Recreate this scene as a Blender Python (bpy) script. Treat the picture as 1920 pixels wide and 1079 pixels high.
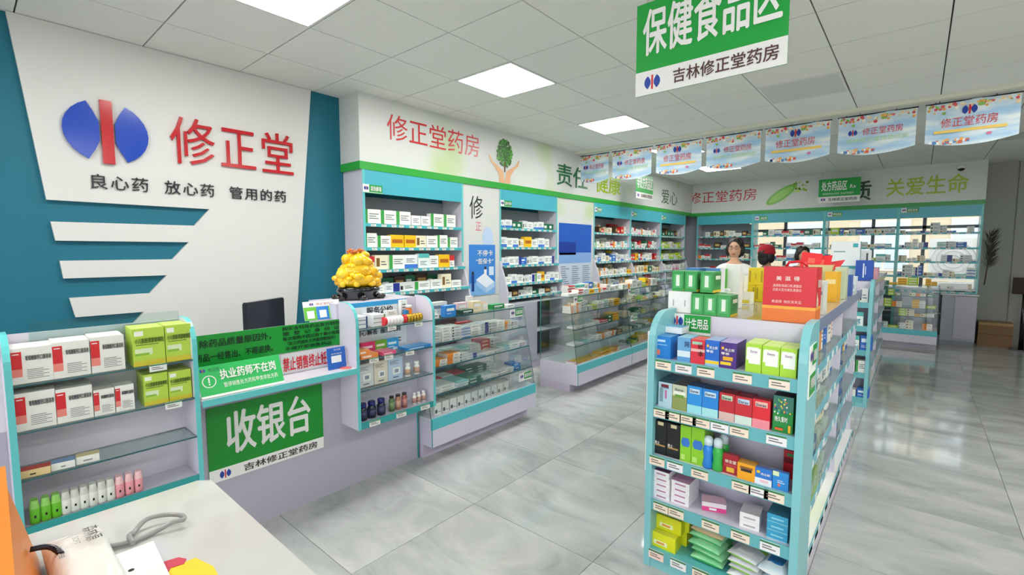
import bpy, bmesh, math, random
from mathutils import Vector, Matrix

for o in list(bpy.data.objects):
    bpy.data.objects.remove(o)
SC = bpy.context.scene
COL = SC.collection
rnd = random.Random(7)

# ------------------------------------------------------------------ camera
CAM = Vector((0, 0, 1.5))
FPX, YAW, PITCH = 890.2, -0.7072, 0.0807
FW = Vector((math.sin(YAW) * math.cos(PITCH), math.cos(YAW) * math.cos(PITCH), -math.sin(PITCH)))
RT = Vector((math.cos(YAW), -math.sin(YAW), 0))
UP = RT.cross(FW)
cd = bpy.data.cameras.new('camera')
cd.sensor_fit = 'HORIZONTAL'
cd.sensor_width = 36
cd.lens = 36 * FPX / 1920
cd.clip_start = 0.05
cam = bpy.data.objects.new('camera', cd)
COL.objects.link(cam)
cam.matrix_world = Matrix.Translation(CAM) @ Matrix((RT, UP, -FW)).transposed().to_4x4()
SC.camera = cam


def ray(x, y):
    return FW + RT * ((x - 960) / FPX) + UP * ((539.5 - y) / FPX)


def onX(x, y, c):          # pixel -> (Y, z) on the plane X = c
    d = ray(x, y); p = CAM + d * (c / d.x); return p.y, p.z


def onY(x, y, c):          # pixel -> (X, z) on the plane Y = c
    d = ray(x, y); p = CAM + d * (c / d.y); return p.x, p.z


def onZ(x, y, c):          # pixel -> (X, Y) on the plane z = c
    d = ray(x, y); p = CAM + d * ((c - CAM.z) / d.z); return p.x, p.y


# ------------------------------------------------------------------ world and exposure
W = bpy.data.worlds.new('daylight')
SC.world = W
W.use_nodes = True
bg = W.node_tree.nodes['Background']
bg.inputs[0].default_value = (0.94, 0.97, 1.0, 1)
bg.inputs[1].default_value = 3.6
SC.view_settings.view_transform = 'Standard'
SC.view_settings.look = 'None'
SC.view_settings.gamma = 1
SC.view_settings.use_curve_mapping = False
SC.view_settings.exposure = 0.28
SC.cycles.transparent_max_bounces = 40
SC.cycles.max_bounces = 10
SC.cycles.use_denoising = True
LED_STRENGTH = 22.0


# ------------------------------------------------------------------ colours and materials
def hx(h):
    h = h.lstrip('#')
    r = []
    for i in (0, 2, 4):
        c = int(h[i:i + 2], 16) / 255
        r.append(c / 12.92 if c <= .04045 else ((c + .055) / 1.055) ** 2.4)
    return (r[0], r[1], r[2], 1)


WHITE, OFFW, BLACK = '#F2F2EE', '#E6E4DC', '#16181C'
LILAC, TEAL, TEALD = '#D2CEDA', '#63C6C8', '#2E9C9C'
GREEN, RED, BLUE = '#0E9C3A', '#D3202C', '#1F5FC0'
MATS = {}


def mat(name, rough=.45, metal=0, noise=0.0, scale=30, bump=0, spec=.5, coat=0, sss=0, trans=0, col=None):
    if name in MATS: return MATS[name]
    m = bpy.data.materials.new(name); m.use_nodes = True
    nt = m.node_tree; b = nt.nodes['Principled BSDF']
    b.inputs['Roughness'].default_value = rough
    b.inputs['Metallic'].default_value = metal
    b.inputs['Specular IOR Level'].default_value = spec
    b.inputs['Coat Weight'].default_value = coat
    if sss:
        b.inputs['Subsurface Weight'].default_value = sss
        b.inputs['Subsurface Radius'].default_value = (.02, .012, .004)
    if trans: b.inputs['Transmission Weight'].default_value = trans
    if col:
        src = nt.nodes.new('ShaderNodeRGB'); src.outputs[0].default_value = hx(col)
    else:
        src = nt.nodes.new('ShaderNodeAttribute'); src.attribute_name = 'Col'
    out = src.outputs[0]
    if noise or bump:
        tc = nt.nodes.new('ShaderNodeTexCoord')
        nz = nt.nodes.new('ShaderNodeTexNoise'); nz.inputs['Scale'].default_value = scale
        nz.inputs['Detail'].default_value = 3
        nt.links.new(tc.outputs['Object'], nz.inputs['Vector'])
        if noise:
            mr = nt.nodes.new('ShaderNodeMapRange')
            mr.inputs['To Min'].default_value = 1 - noise; mr.inputs['To Max'].default_value = 1 + noise
            nt.links.new(nz.outputs[0], mr.inputs[0])
            mx = nt.nodes.new('ShaderNodeVectorMath'); mx.operation = 'SCALE'
            nt.links.new(out, mx.inputs[0]); nt.links.new(mr.outputs[0], mx.inputs['Scale'])
            out = mx.outputs[0]
        if bump:
            bp = nt.nodes.new('ShaderNodeBump'); bp.inputs['Strength'].default_value = bump
            bp.inputs['Distance'].default_value = .01
            nt.links.new(nz.outputs[0], bp.inputs['Height']); nt.links.new(bp.outputs[0], b.inputs['Normal'])
    nt.links.new(out, b.inputs['Base Color'])
    MATS[name] = m
    return m


CARD = mat('printed_card', .38, noise=.03, scale=60)
LAM = mat('laminate', .32, noise=.015, scale=12)
PAINT = mat('wall_paint', .6, noise=.012, scale=4)
PLAST = mat('glossy_plastic', .18)
FILM = mat('plastic_film', .22, bump=.35, scale=25)
MATT = mat('matt_surface', .8, noise=.05, scale=40)
FABRIC = mat('knit_fabric', .9, noise=.08, scale=90, bump=.15)
SKIN = mat('skin', .5, sss=.1)
HAIR = mat('hair', .55, noise=.25, scale=60, bump=.4)
METAL = mat('brushed_metal', .3, metal=.9)
JADE = mat('yellow_jade', .12, noise=.08, scale=14, sss=.35, coat=.5)
LACQ = mat('black_lacquer', .08, coat=.6)


def glass_mat(name, tint, rough=.0, refl=1.0):
    m = bpy.data.materials.new(name); m.use_nodes = True
    nt = m.node_tree; nt.nodes.clear()
    out = nt.nodes.new('ShaderNodeOutputMaterial')
    tr = nt.nodes.new('ShaderNodeBsdfTransparent'); tr.inputs[0].default_value = hx(tint)
    gl = nt.nodes.new('ShaderNodeBsdfGlossy'); gl.inputs['Roughness'].default_value = rough
    fr = nt.nodes.new('ShaderNodeFresnel'); fr.inputs[0].default_value = 1.45
    ml = nt.nodes.new('ShaderNodeMath'); ml.operation = 'MULTIPLY'; ml.inputs[1].default_value = refl
    mx = nt.nodes.new('ShaderNodeMixShader')
    nt.links.new(fr.outputs[0], ml.inputs[0]); nt.links.new(ml.outputs[0], mx.inputs[0])
    nt.links.new(tr.outputs[0], mx.inputs[1]); nt.links.new(gl.outputs[0], mx.inputs[2])
    nt.links.new(mx.outputs[0], out.inputs[0])
    return m


GLASS = glass_mat('clear_glass', '#FDFEFE', refl=.35)
GSHELF = glass_mat('glass_shelf', '#F1F9F6', refl=.35)
GEDGE = mat('glass_edge', .1, col='#2F5F66')


def emit_mat(name, col, st):
    m = bpy.data.materials.new(name); m.use_nodes = True
    nt = m.node_tree; nt.nodes.clear()
    out = nt.nodes.new('ShaderNodeOutputMaterial'); e = nt.nodes.new('ShaderNodeEmission')
    e.inputs[0].default_value = hx(col); e.inputs[1].default_value = st
    nt.links.new(e.outputs[0], out.inputs[0])
    return m


LED = emit_mat('led_diffuser', '#FFFEFA', LED_STRENGTH)


def floor_mat():
    m = bpy.data.materials.new('grey_marble_tile'); m.use_nodes = True
    nt = m.node_tree; b = nt.nodes['Principled BSDF']
    b.inputs['Roughness'].default_value = .06
    g = nt.nodes.new('ShaderNodeNewGeometry'); oi = nt.nodes.new('ShaderNodeObjectInfo')
    mp = nt.nodes.new('ShaderNodeMapping'); mp.inputs['Rotation'].default_value = (0, 0, .65)
    mp.inputs['Scale'].default_value = (.9, 2.3, 1)
    ad = nt.nodes.new('ShaderNodeVectorMath'); ad.operation = 'ADD'
    sc_ = nt.nodes.new('ShaderNodeVectorMath'); sc_.operation = 'SCALE'; sc_.inputs['Scale'].default_value = 5
    cx = nt.nodes.new('ShaderNodeCombineXYZ')
    nt.links.new(oi.outputs['Random'], cx.inputs[0]); nt.links.new(cx.outputs[0], sc_.inputs[0])
    nt.links.new(g.outputs['Position'], ad.inputs[0]); nt.links.new(sc_.outputs[0], ad.inputs[1])
    nt.links.new(ad.outputs[0], mp.inputs[0])
    n1 = nt.nodes.new('ShaderNodeTexNoise'); n1.inputs['Scale'].default_value = 1.6
    n1.inputs['Detail'].default_value = 6; n1.inputs['Roughness'].default_value = .62
    n1.inputs['Distortion'].default_value = .8
    nt.links.new(mp.outputs[0], n1.inputs['Vector'])
    cr = nt.nodes.new('ShaderNodeValToRGB')
    e = cr.color_ramp.elements
    e[0].position = .3; e[0].color = hx('#9A9D9C'); e[1].position = .72; e[1].color = hx('#C8C9C6')
    k = e.new(.5); k.color = hx('#B3B5B3')
    nt.links.new(n1.outputs[0], cr.inputs[0]); nt.links.new(cr.outputs[0], b.inputs['Base Color'])
    return m


FLOORM = floor_mat()


# ------------------------------------------------------------------ mesh builder
class M:
    def __init__(s): s.v = []; s.f = []; s.c = []; s.smooth = []

    def face(s, pts, col, sm=False):
        n = len(s.v); s.v += [tuple(p) for p in pts]; s.f.append(tuple(range(n, n + len(pts))))
        s.c.append(hx(col) if isinstance(col, str) else col); s.smooth.append(sm)

    def add(s, verts, faces, col, sm=False):
        n = len(s.v); s.v += [tuple(p) for p in verts]; c = hx(col) if isinstance(col, str) else col
        for f in faces:
            s.f.append(tuple(i + n for i in f)); s.c.append(c); s.smooth.append(sm)

    def box(s, x0, x1, y0, y1, z0, z1, col, front=None, top=None):
        v = [(x0, y0, z0), (x1, y0, z0), (x1, y1, z0), (x0, y1, z0), (x0, y0, z1), (x1, y0, z1), (x1, y1, z1), (x0, y1, z1)]
        n = len(s.v); s.v += v; c = hx(col)
        for i, f in enumerate(((0, 1, 5, 4), (1, 2, 6, 5), (2, 3, 7, 6), (3, 0, 4, 7), (4, 5, 6, 7), (3, 2, 1, 0))):
            s.f.append(tuple(n + k for k in f)); s.smooth.append(False)
            s.c.append(hx(front) if i == 0 and front else hx(top) if i == 4 and top else c)
        return s

    def prism(s, poly, fn, t0, t1, col, edge=None):      # poly: 2D points, fn(a, b, t) -> 3D
        n = len(poly); A = [fn(a, b, t0) for a, b in poly]; B = [fn(a, b, t1) for a, b in poly]
        s.face(A[::-1], col); s.face(B, col)
        for i in range(n):
            j = (i + 1) % n; s.face((A[i], A[j], B[j], B[i]), edge or col)
        return s

    def lathe(s, prof, cols, n=16, c=(0, 0, 0), sm=True, axis='z', sx=1, sy=1):
        rings = []
        for r, z in prof:
            ring = []
            for k in range(n):
                a = 2 * math.pi * k / n; x, y = r * sx * math.cos(a), r * sy * math.sin(a)
                p = (x, y, z) if axis == 'z' else (z, x, y) if axis == 'x' else (x, -z, y)
                ring.append((c[0] + p[0], c[1] + p[1], c[2] + p[2]))
            rings.append(ring)
        for i in range(len(prof) - 1):
            col = cols[min(i, len(cols) - 1)] if isinstance(cols, (list, tuple)) else cols
            for k in range(n):
                j = (k + 1) % n
                s.face((rings[i][k], rings[i][j], rings[i + 1][j], rings[i + 1][k]), col, sm)
        c0 = cols[0] if isinstance(cols, (list, tuple)) else cols
        c1 = cols[min(len(prof) - 2, len(cols) - 1)] if isinstance(cols, (list, tuple)) else cols
        s.face(rings[0][::-1], c0); s.face(rings[-1], c1)
        return s

    def ball(s, c, r, col, n=12, m=7):
        rx, ry, rz = (r, r, r) if not isinstance(r, (tuple, list)) else r
        vs = [(c[0], c[1], c[2] - rz)]; fs = []
        for i in range(1, m):
            t = math.pi * i / m - math.pi / 2
            for k in range(n):
                a = 2 * math.pi * k / n
                vs.append((c[0] + rx * math.cos(t) * math.cos(a), c[1] + ry * math.cos(t) * math.sin(a), c[2] + rz * math.sin(t)))
        vs.append((c[0], c[1], c[2] + rz))
        for k in range(n):
            j = (k + 1) % n; fs.append((0, 1 + j, 1 + k))
            for i in range(m - 2): fs.append((1 + i * n + k, 1 + i * n + j, 1 + (i + 1) * n + j, 1 + (i + 1) * n + k))
            fs.append((1 + (m - 2) * n + k, 1 + (m - 2) * n + j, len(vs) - 1))
        s.add(vs, fs, col, True)
        return s

    def tube(s, path, r, col, n=8):
        P = [Vector(p) for p in path]; rings = []; up = Vector((0, 0, 1)); last = None
        for i, p in enumerate(P):
            t = (P[min(i + 1, len(P) - 1)] - P[max(i - 1, 0)]).normalized()
            a = last if last else (up if abs(t.z) < .9 else Vector((1, 0, 0)))
            b = t.cross(a).normalized(); a = b.cross(t).normalized(); last = a
            rr = r[i] if isinstance(r, (list, tuple)) else r
            rings.append([p + (a * math.cos(2 * math.pi * k / n) + b * math.sin(2 * math.pi * k / n)) * rr for k in range(n)])
        for i in range(len(P) - 1):
            for k in range(n):
                j = (k + 1) % n; s.face((rings[i][k], rings[i][j], rings[i + 1][j], rings[i + 1][k]), col, True)
        s.face(rings[0][::-1], col); s.face(rings[-1], col)
        return s

    def text(s, t, o, u, v, w, h, col, bold=.012, ext=0):     # fits t in the w x h rectangle at o spanned by u, v
        o, u, v = Vector(o), Vector(u), Vector(v); nrm = u.cross(v)
        x = 0; L = []
        for ch in t:
            if ch == ' ': x += .5; continue
            g = glyph(ch, bold, ext); L.append((x, g)); x += g[2]
        if not L: return s
        kx, kz = w / x, h / .95
        sh = ((0, 0),) if bold < .015 or ext else ((-bold * .8, 0), (bold * .8, 0), (0, bold * .6), (0, -bold * .6))
        for x0, (vs, fs, adv) in L:
            for q, (a, b) in enumerate(sh):
                s.add([o + u * ((x0 + p[0] + a) * kx) + v * ((p[1] + b + .1) * kz) + nrm * (p[2] + q * .0006) for p in vs], fs, col)
        return s

    def obj(s, name, m, parent=None, loc=(0, 0, 0), rz=0):
        return link(name, s.mesh(name, m), parent, loc, rz)

    def mesh(s, name, m):
        me = bpy.data.meshes.new(name); me.from_pydata(s.v, [], s.f)
        ca = me.color_attributes.new('Col', 'FLOAT_COLOR', 'CORNER')
        buf = []
        for f, c in zip(s.f, s.c): buf += list(c) * len(f)
        ca.data.foreach_set('color', buf)
        me.polygons.foreach_set('use_smooth', s.smooth)
        me.materials.append(m)
        if any(s.smooth):
            bm = bmesh.new(); bm.from_mesh(me); bmesh.ops.remove_doubles(bm, verts=bm.verts, dist=1e-6)
            bm.to_mesh(me); bm.free()
        me.update()
        return me


GL = {}


def glyph(ch, bold, ext):
    bold = .008
    k = (ch, bold, ext)
    if k not in GL:
        cu = bpy.data.curves.new('g', 'FONT'); cu.body = ch; cu.resolution_u = 2; cu.offset = 0; cu.extrude = ext
        ob = bpy.data.objects.new('g', cu); COL.objects.link(ob)
        dg = bpy.context.evaluated_depsgraph_get()
        me = ob.evaluated_get(dg).to_mesh()
        vs = [tuple(v.co) for v in me.vertices]; fs = [tuple(p.vertices) for p in me.polygons]
        adv = 1.0 if ord(ch) > 0x2e80 else (max([p[0] for p in vs] or [.3]) + .07)
        ob.evaluated_get(dg).to_mesh_clear(); bpy.data.objects.remove(ob); bpy.data.curves.remove(cu)
        GL[k] = (vs, fs, adv)
    return GL[k]


for ch in '“”、。一不专业两个买五付任份伤使保修停健儿公关凭出到制剂务包化区医卡原口台吉含吸周呼命和品售因在堂处复外妇妊娠婴安官宝小岗师康开得心房执抗护按换推支收放敏方暂最服林架柜次止正殊母每毒氨消液清湿溶滋炎热爱特理生用甲登的皮神禁科答管类粒糖系约终经统耐肠肤胃脑良荐药菌萄葡血补装解计记证请责质购超身过连退那酚酸量钙银销锁限除需非颗风食骨黄（），Rx':
    glyph(ch, 0, 0)


def link(name, data, parent=None, loc=(0, 0, 0), rz=0):
    o = bpy.data.objects.new(name, data); COL.objects.link(o)
    o.location = loc; o.rotation_euler = (0, 0, rz)
    if parent: o.parent = parent
    return o


def tag(o, label, cat, group=None):
    o['label'] = label; o['category'] = cat
    if group: o['group'] = group
    return o


def thing(name, label, cat, loc=(0, 0, 0), rz=0, group=None):
    return tag(link(name, None, None, loc, rz), label, cat, group)


def struct(o): o['kind'] = 'structure'; return o


PI = math.pi


class Fr:      # frame of a front: u runs to the right along it, s goes back into it
    def __init__(s, axis, c): s.axis, s.c = axis, c; s.rz = PI / 2 if axis == 'X' else 0

    def w(s, u, d, z): return (s.c - d, u, z) if s.axis == 'X' else (u, s.c + d, z)

    def px(s, x, y, d=0): return onX(x, y, s.c - d) if s.axis == 'X' else onY(x, y, s.c + d)


ORD = ['first', 'second', 'third', 'fourth', 'fifth', 'sixth', 'seventh', 'eighth', 'ninth', 'tenth', 'eleventh', 'twelfth',
       'thirteenth', 'fourteenth', 'fifteenth', 'sixteenth', 'seventeenth', 'eighteenth']

# ------------------------------------------------------------------ room
XL, YB, CEIL = -4.06, 10.78, 2.86
XR, YF = 2.9, -2.6
f0 = struct(M().box(XL - .2, XR + .2, YF - .2, YB + .2, -.12, -.004, '#7B8080').obj('floor', MATT))
tm = M().box(.0015, .801, .0015, .801, -.004, 0, '#C0C4C4').mesh('tile', FLOORM)
x = -1.278 * 1.5 - 3 * .8025
while x < XR:
    y = .733 * 1.5 - 5 * .8025
    while y < YB:
        link('tile', tm, f0, (x, y, 0)); y += .8025
    x += .8025

GX0, GY0 = -2.925, .905
cl = struct(M().box(XL - .2, XR + .2, YF - .2, YB + .2, CEIL + .012, CEIL + .15, '#3A3D3C').obj('ceiling', MATT))
CT = mat('ceiling_tile', .75, noise=.03, scale=70, bump=.05)
LIT = [(0, k) for k in range(-3, 15, 3)] + [(6, k) for k in range(-3, 7, 3)]
UNLIT = [(3, 6), (6, 9), (6, 12)]
TB = mat('ceiling_bar', .5, noise=.02)
NX0, NX1, NY0, NY1 = -2, 10, -6, 17
for i in range(NX0, NX1):
    for j in range(NY0, NY1):
        if (i, j) in LIT or (i, j) in UNLIT: continue
        x0, x1 = max(XL, GX0 + i * .6), min(XR, GX0 + i * .6 + .6)
        y0, y1 = max(YF, GY0 + j * .6), min(YB, GY0 + j * .6 + .6)
        if x1 - x0 < .05 or y1 - y0 < .05: continue
        key = 'ct%.2f_%.2f' % (x1 - x0, y1 - y0)
        if key not in GL:
            w_, d_ = x1 - x0, y1 - y0
            GL[key] = M().box(.004, w_ - .004, .004, d_ - .004, 0, .012, '#F1F1EA').mesh('tile', CT)
        link('tile', GL[key], cl, (x0, y0, CEIL))


def ceil_light(i, j, lit, label):
    t = thing('ceiling_light', label, 'ceiling light', (GX0 + i * .6, GY0 + j * .6, CEIL), 0, 'square ceiling panels')
    fm = M()
    for a in ((.006, .594, .006, .022), (.006, .594, .578, .594), (.006, .022, .022, .578), (.578, .594, .022, .578)):
        fm.box(*a, -.004, .012, '#E8E8E4')
    fm.obj('frame', PAINT, t)
    M().box(.022, .578, .022, .578, 0, .008, '#DADCD8').obj('diffuser', LED if lit else PAINT, t)


nm = {-3: 'behind the camera side of the shop', 0: 'nearest above the checkout counter', 3: 'second from the logo wall above the aisle',
      6: 'third panel above the glass showcases', 9: 'fourth panel just beyond the row of banners', 12: 'farthest panel towards the back shelves'}
for (i, j) in LIT:
    ceil_light(i, j, True, 'lit square ceiling panel, %s' % nm[j] if i == 0 else 'lit square panel of the right row, %s' % nm[j])
for (i, j) in UNLIT: ceil_light(i, j, False, 'unlit grey square ceiling panel left of the hanging banners' if i == 3 else 'unlit square panel of the right row, %s' % nm[j])

# outer shell
wl = struct(M().box(XL - .15, XL, YF - .15, YB + .15, 0, CEIL + .15, '#0D6A80').obj('wall_left', PAINT))
P = [(.271, 2.857), (.379, 1.799), (1.251, 1.797), (1.149, 1.671), (.39, 1.668), (.405, 1.552), (1.107, 1.55), (1.003, 1.428),
     (.417, 1.428), (.428, 1.318), (.963, 1.316), (.859, 1.195), (.448, 1.194), (.47, 1.07), (.82, 1.07), (.72, .95), (.485, .95), (.56, 0), (1.78, 0), (2.065, 2.857)]
pm = bmesh.new()
vs0 = [pm.verts.new((XL, a, b)) for a, b in P]
fa = pm.faces.new(vs0)
ex = bmesh.ops.extrude_face_region(pm, geom=[fa])
for v in ex['geom']:
    if isinstance(v, bmesh.types.BMVert): v.co.x += .03
bmesh.ops.triangulate(pm, faces=pm.faces[:]); bmesh.ops.recalc_face_normals(pm, faces=pm.faces[:])
pme = bpy.data.meshes.new('panel'); pm.to_mesh(pme); pm.free()
pme.materials.append(mat('white_relief_panel', .5, noise=.01, scale=5, col='#D9D9D5'))
link('panel', pme, wl)
wr = struct(M().box(XR, XR + .15, YF - .15, YB + .15, 0, CEIL + .15, '#E9E8E2').obj('wall_right', PAINT))
# front wall (behind the camera): shop glazing
wf = M()
wf.box(XL, -2.3, YF - .15, YF, 0, CEIL + .15, '#E9E8E2'); wf.box(-2.3, XR, YF - .15, YF, 2.6, CEIL + .15, '#E9E8E2')
wf.box(-2.3, XR, YF - .15, YF, 0, .12, '#C9C9C4')
struct(wf.obj('wall_front', PAINT))
w1 = M()
for k in range(5):
    xx = -2.3 + k * 1.3; w1.box(xx - .03, xx + .03, YF - .11, YF - .04, .12, 2.6, '#8A8F92')
w1.box(-2.3, XR, YF - .11, YF - .04, 2.05, 2.1, '#8A8F92')
w1 = struct(w1.obj('window_1', METAL))
for k in range(4): M().box(-2.27 + k * 1.3, -1.03 + k * 1.3, YF - .08, YF - .07, .12, 2.6, '#FFFFFF').obj('pane', GLASS, w1)
# back wall: grey panelled part at right, windows behind the shelves
wb = M()
wb.box(XL, -2.75, YB, YB + .15, 0, CEIL + .15, '#C9C7CE'); wb.box(-2.75, .74, YB, YB + .15, 0, .8, '#C9C7CE')
wb.box(-2.75, .74, YB, YB + .15, 2.35, CEIL + .15, '#C9C7CE'); wb.box(.74, XR, YB, YB + .15, 0, CEIL + .15, '#A9ABA2')
wb = struct(wb.obj('wall_back', PAINT))
for k in range(6):
    M().box(.76 + k * .36, 1.105 + k * .36, YB - .03, YB, 0, CEIL, '#A7A9A0').obj('panel', PAINT, wb)
w2 = M()
for xx in (-2.75, -2.05, -1.35, -.65, .05, .74): w2.box(xx - .025, xx + .025, YB + .03, YB + .1, .8, 2.35, '#4A4F58')
w2.box(-2.75, .74, YB + .03, YB + .1, 1.85, 1.9, '#4A4F58'); w2.box(-2.75, .74, YB + .03, YB + .1, .8, .85, '#4A4F58')
w2 = struct(w2.obj('window_2', LAM))
for k in range(5): M().box(-2.725 + k * .7, -2.075 + k * .7, YB + .06, YB + .066, .85, 2.35, '#FFFFFF').obj('pane', GLASS, w2)
struct(M().box(-14, 14, YF - 12, YB + 16, -.3, -.13, '#8E8F8C').obj('pavement', MATT))
fc = M().box(-9, 9, YB + 6, YB + 6.4, -.2, 7, '#A89C82')
fc = struct(fc.obj('facade_opposite', PAINT))
for k in range(8):
    for r_ in range(3):
        f_ = M(); xx = -7 + k * 1.9
        f_.box(xx, xx + 1.1, YB + 5.97, YB + 6, .9 + r_ * 2.1, 2.3 + r_ * 2.1, '#CFC9BC'); f_.box(xx + .06, xx + .52, YB + 5.95, YB + 5.98, .96 + r_ * 2.1, 2.24 + r_ * 2.1, '#A8B2BC')
        f_.box(xx + .58, xx + 1.04, YB + 5.95, YB + 5.98, .96 + r_ * 2.1, 2.24 + r_ * 2.1, '#A8B2BC')
        f_.obj('window', PLAST, fc)
struct(M().box(XL, XR, 5.74, 5.83, 2.825, CEIL, '#DEDCCB').obj('trim_1', PAINT))


# ------------------------------------------------------------------ fascia signs
def fascia_mat():
    m = bpy.data.materials.new('fascia_print'); m.use_nodes = True
    nt = m.node_tree; b = nt.nodes['Principled BSDF']; b.inputs['Roughness'].default_value = .4
    g = nt.nodes.new('ShaderNodeNewGeometry')
    n = nt.nodes.new('ShaderNodeTexNoise'); n.inputs['Scale'].default_value = 1.1; n.inputs['Detail'].default_value = 2
    cr = nt.nodes.new('ShaderNodeValToRGB'); e = cr.color_ramp.elements
    e[0].position = .6; e[0].color = hx('#D8DAD6'); e[1].position = .8; e[1].color = hx('#B4D080')
    nt.links.new(g.outputs['Position'], n.inputs['Vector']); nt.links.new(n.outputs[0], cr.inputs[0])
    nt.links.new(cr.outputs[0], b.inputs['Base Color'])
    return m


FASC = fascia_mat()
FX, FY0, FYB = -3.745, 2.34, 10.3
fs = thing('fascia_sign', 'long white fascia sign with green lower band above the left wall shelves', 'sign', (0, 0, 0))
M().box(XL, FX, FY0, FYB, 2.27, CEIL, WHITE).obj('board', FASC, fs)
M().box(XL, FX + .004, FY0 - .004, FYB, 2.2, 2.27, '#2FA63A').obj('green_band', LAM, fs)
ty, tz = (0, 1, 0), (0, 0, 1)


def ftext(name, s, y0, y1, z0, z1, col, bold=.02, parent=fs):
    return M().text(s, (FX + .003, y0, z0), ty, tz, y1 - y0, z1 - z0, col, bold).obj(name, LAM, parent)


ftext('lettering', '修正堂药房', 2.62, 3.84, 2.5, 2.74, '#D02A30', .01)
a = onX(1038, 350, FX); b = onX(1105, 375, FX)
ftext('lettering', '责任', 5.28, 6.1, 2.36, 2.66, '#1C6B35', .02)
ftext('lettering', '健康', 6.3, 7.1, 2.36, 2.66, '#A9C62C', .02)
ftext('lettering', '爱心', 8.7, 9.5, 2.36, 2.64, '#2D5A3C', .005)
# two hands holding a tree
hy, hz = onX(946, 318, FX)
hm = M()
for sg in (-1, 1):
    pts = [(0, 2.275), (sg * .10, 2.275), (sg * .10, 2.36), (sg * .17, 2.44), (sg * .25, 2.50), (sg * .27, 2.57), (sg * .245, 2.56), (sg * .2, 2.5), (sg * .12, 2.46), (sg * .03, 2.41)]
    if sg < 0: pts = pts[::-1]
    hm.face([(FX + .004, hy + p, q) for p, q in pts], '#E6B48C')
hm.obj('hands', LAM, fs)
tr = M(); tr.box(FX + .002, FX + .006, hy - .008, hy + .008, 2.4, 2.52, '#6B4A2A')
R2 = random.Random(3)
for k in range(420):
    a = R2.random() * 2 * PI; r = math.sqrt(R2.random()); py, pz = hy + r * math.cos(a) * .135 * (1 - .1 * math.sin(a)), 2.62 + r * math.sin(a) * .155
    s_ = R2.uniform(.012, .022); c = R2.choice(['#2F6B1E', '#3F8A28', '#57A336', '#244F18'])
    b = R2.random() * 6.28; dx = .004 + k * 2e-6
    tr.face([(FX + dx, py + s_ * math.cos(b + q), pz + s_ * math.sin(b + q) * (1 if n_ % 2 else .5)) for n_, q in enumerate((0, PI / 2, PI, 3 * PI / 2))], c)
tr.obj('tree_print', LAM, fs)

fb = thing('fascia_sign', 'white fascia sign with green lower band above the back wall shelves', 'sign', (0, 0, 0))
M().box(FX + .002, .735, FYB, YB, 2.26, CEIL, WHITE).obj('board', FASC, fb)
M().box(FX + .008, .737, FYB - .004, YB, 2.19, 2.26, '#2C9A40').obj('green_band', LAM, fb)


def btext(s, x0, x1, z0, z1, col, bold=.02):
    return M().text(s, (x0, FYB - .003, z0), (1, 0, 0), tz, x1 - x0, z1 - z0, col, bold).obj('lettering', LAM, fb)


X1, Z1 = onY(1660, 368, FYB); X2, Z2 = onY(1818, 332, FYB)
btext('关爱生命', X1, X2, 2.38, 2.68, '#A8BE2A', .02)
X1, _ = onY(1560, 368, FYB); X2, _ = onY(1634, 332, FYB)
btext('品质', X1, X2 + .02, 2.34, 2.68, '#274D38', .03)
X2, _ = onY(1421, 355, FYB)
btext('修正堂药房', X2 - 1.35, X2, 2.46, 2.7, '#C4282E', .005)
# green pod
X1, Z1 = onY(1440, 385, FYB); X2, Z2 = onY(1500, 345, FYB)
pc = M(); cxp, czp = (X1 + X2) / 2, (Z1 + Z2) / 2; an = math.atan2(Z2 - Z1, X2 - X1)
for k, (c, rx, ry) in enumerate((('#6CB52C', .29, .1), ('#8FD044', .24, .06))):
    pc.face([(cxp - .05 + rx * math.cos(t) * math.cos(an) - ry * math.sin(t) * math.sin(an), FYB - .003 - .002 * k, czp + rx * math.cos(t) * math.sin(an) + ry * math.sin(t) * math.cos(an)) for t in [2 * PI * q / 24 for q in range(24)]], c)
for k in range(26):
    px_, pz_ = cxp + .2 + R2.uniform(-.05, .2), czp + .1 + R2.uniform(-.07, .12); q = R2.uniform(.012, .03)
    pc.face([(px_ - q, FYB - .004, pz_), (px_, FYB - .004, pz_ - q), (px_ + q, FYB - .004, pz_), (px_, FYB - .004, pz_ + q)], R2.choice(['#A9D84E', '#C6DF4A', '#8CC63A']))
pc.obj('pod_print', LAM, fb)


# ------------------------------------------------------------------ emblem: two blue wings and a red bar
def emblem(m, c, u, v, s, off=0.0, n=None):
    c, u, v = Vector(c), Vector(u), Vector(v); nr = u.cross(v) * off
    for sg in (-1, 1):
        pts = [(sg * .1, .0)]
        pts = [(sg * .13, .13), (sg * .22, .3)] + [(sg * .66 * math.cos(q), .6 * math.sin(q)) for q in [1.0 - .2 * i for i in range(11)]] + [(sg * .22, -.3), (sg * .13, -.13)]
        if sg > 0: pts = pts[::-1]
        m.face([c + u * (a * s) + v * (b * s) + nr for a, b in pts], '#1D3F9E')
    m.face([c + u * (a * s) + v * (b * s) + nr * 1.2 for a, b in ((-.08, -.55), (.08, -.55), (.08, .55), (-.08, .55))], '#D2232E')


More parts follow.
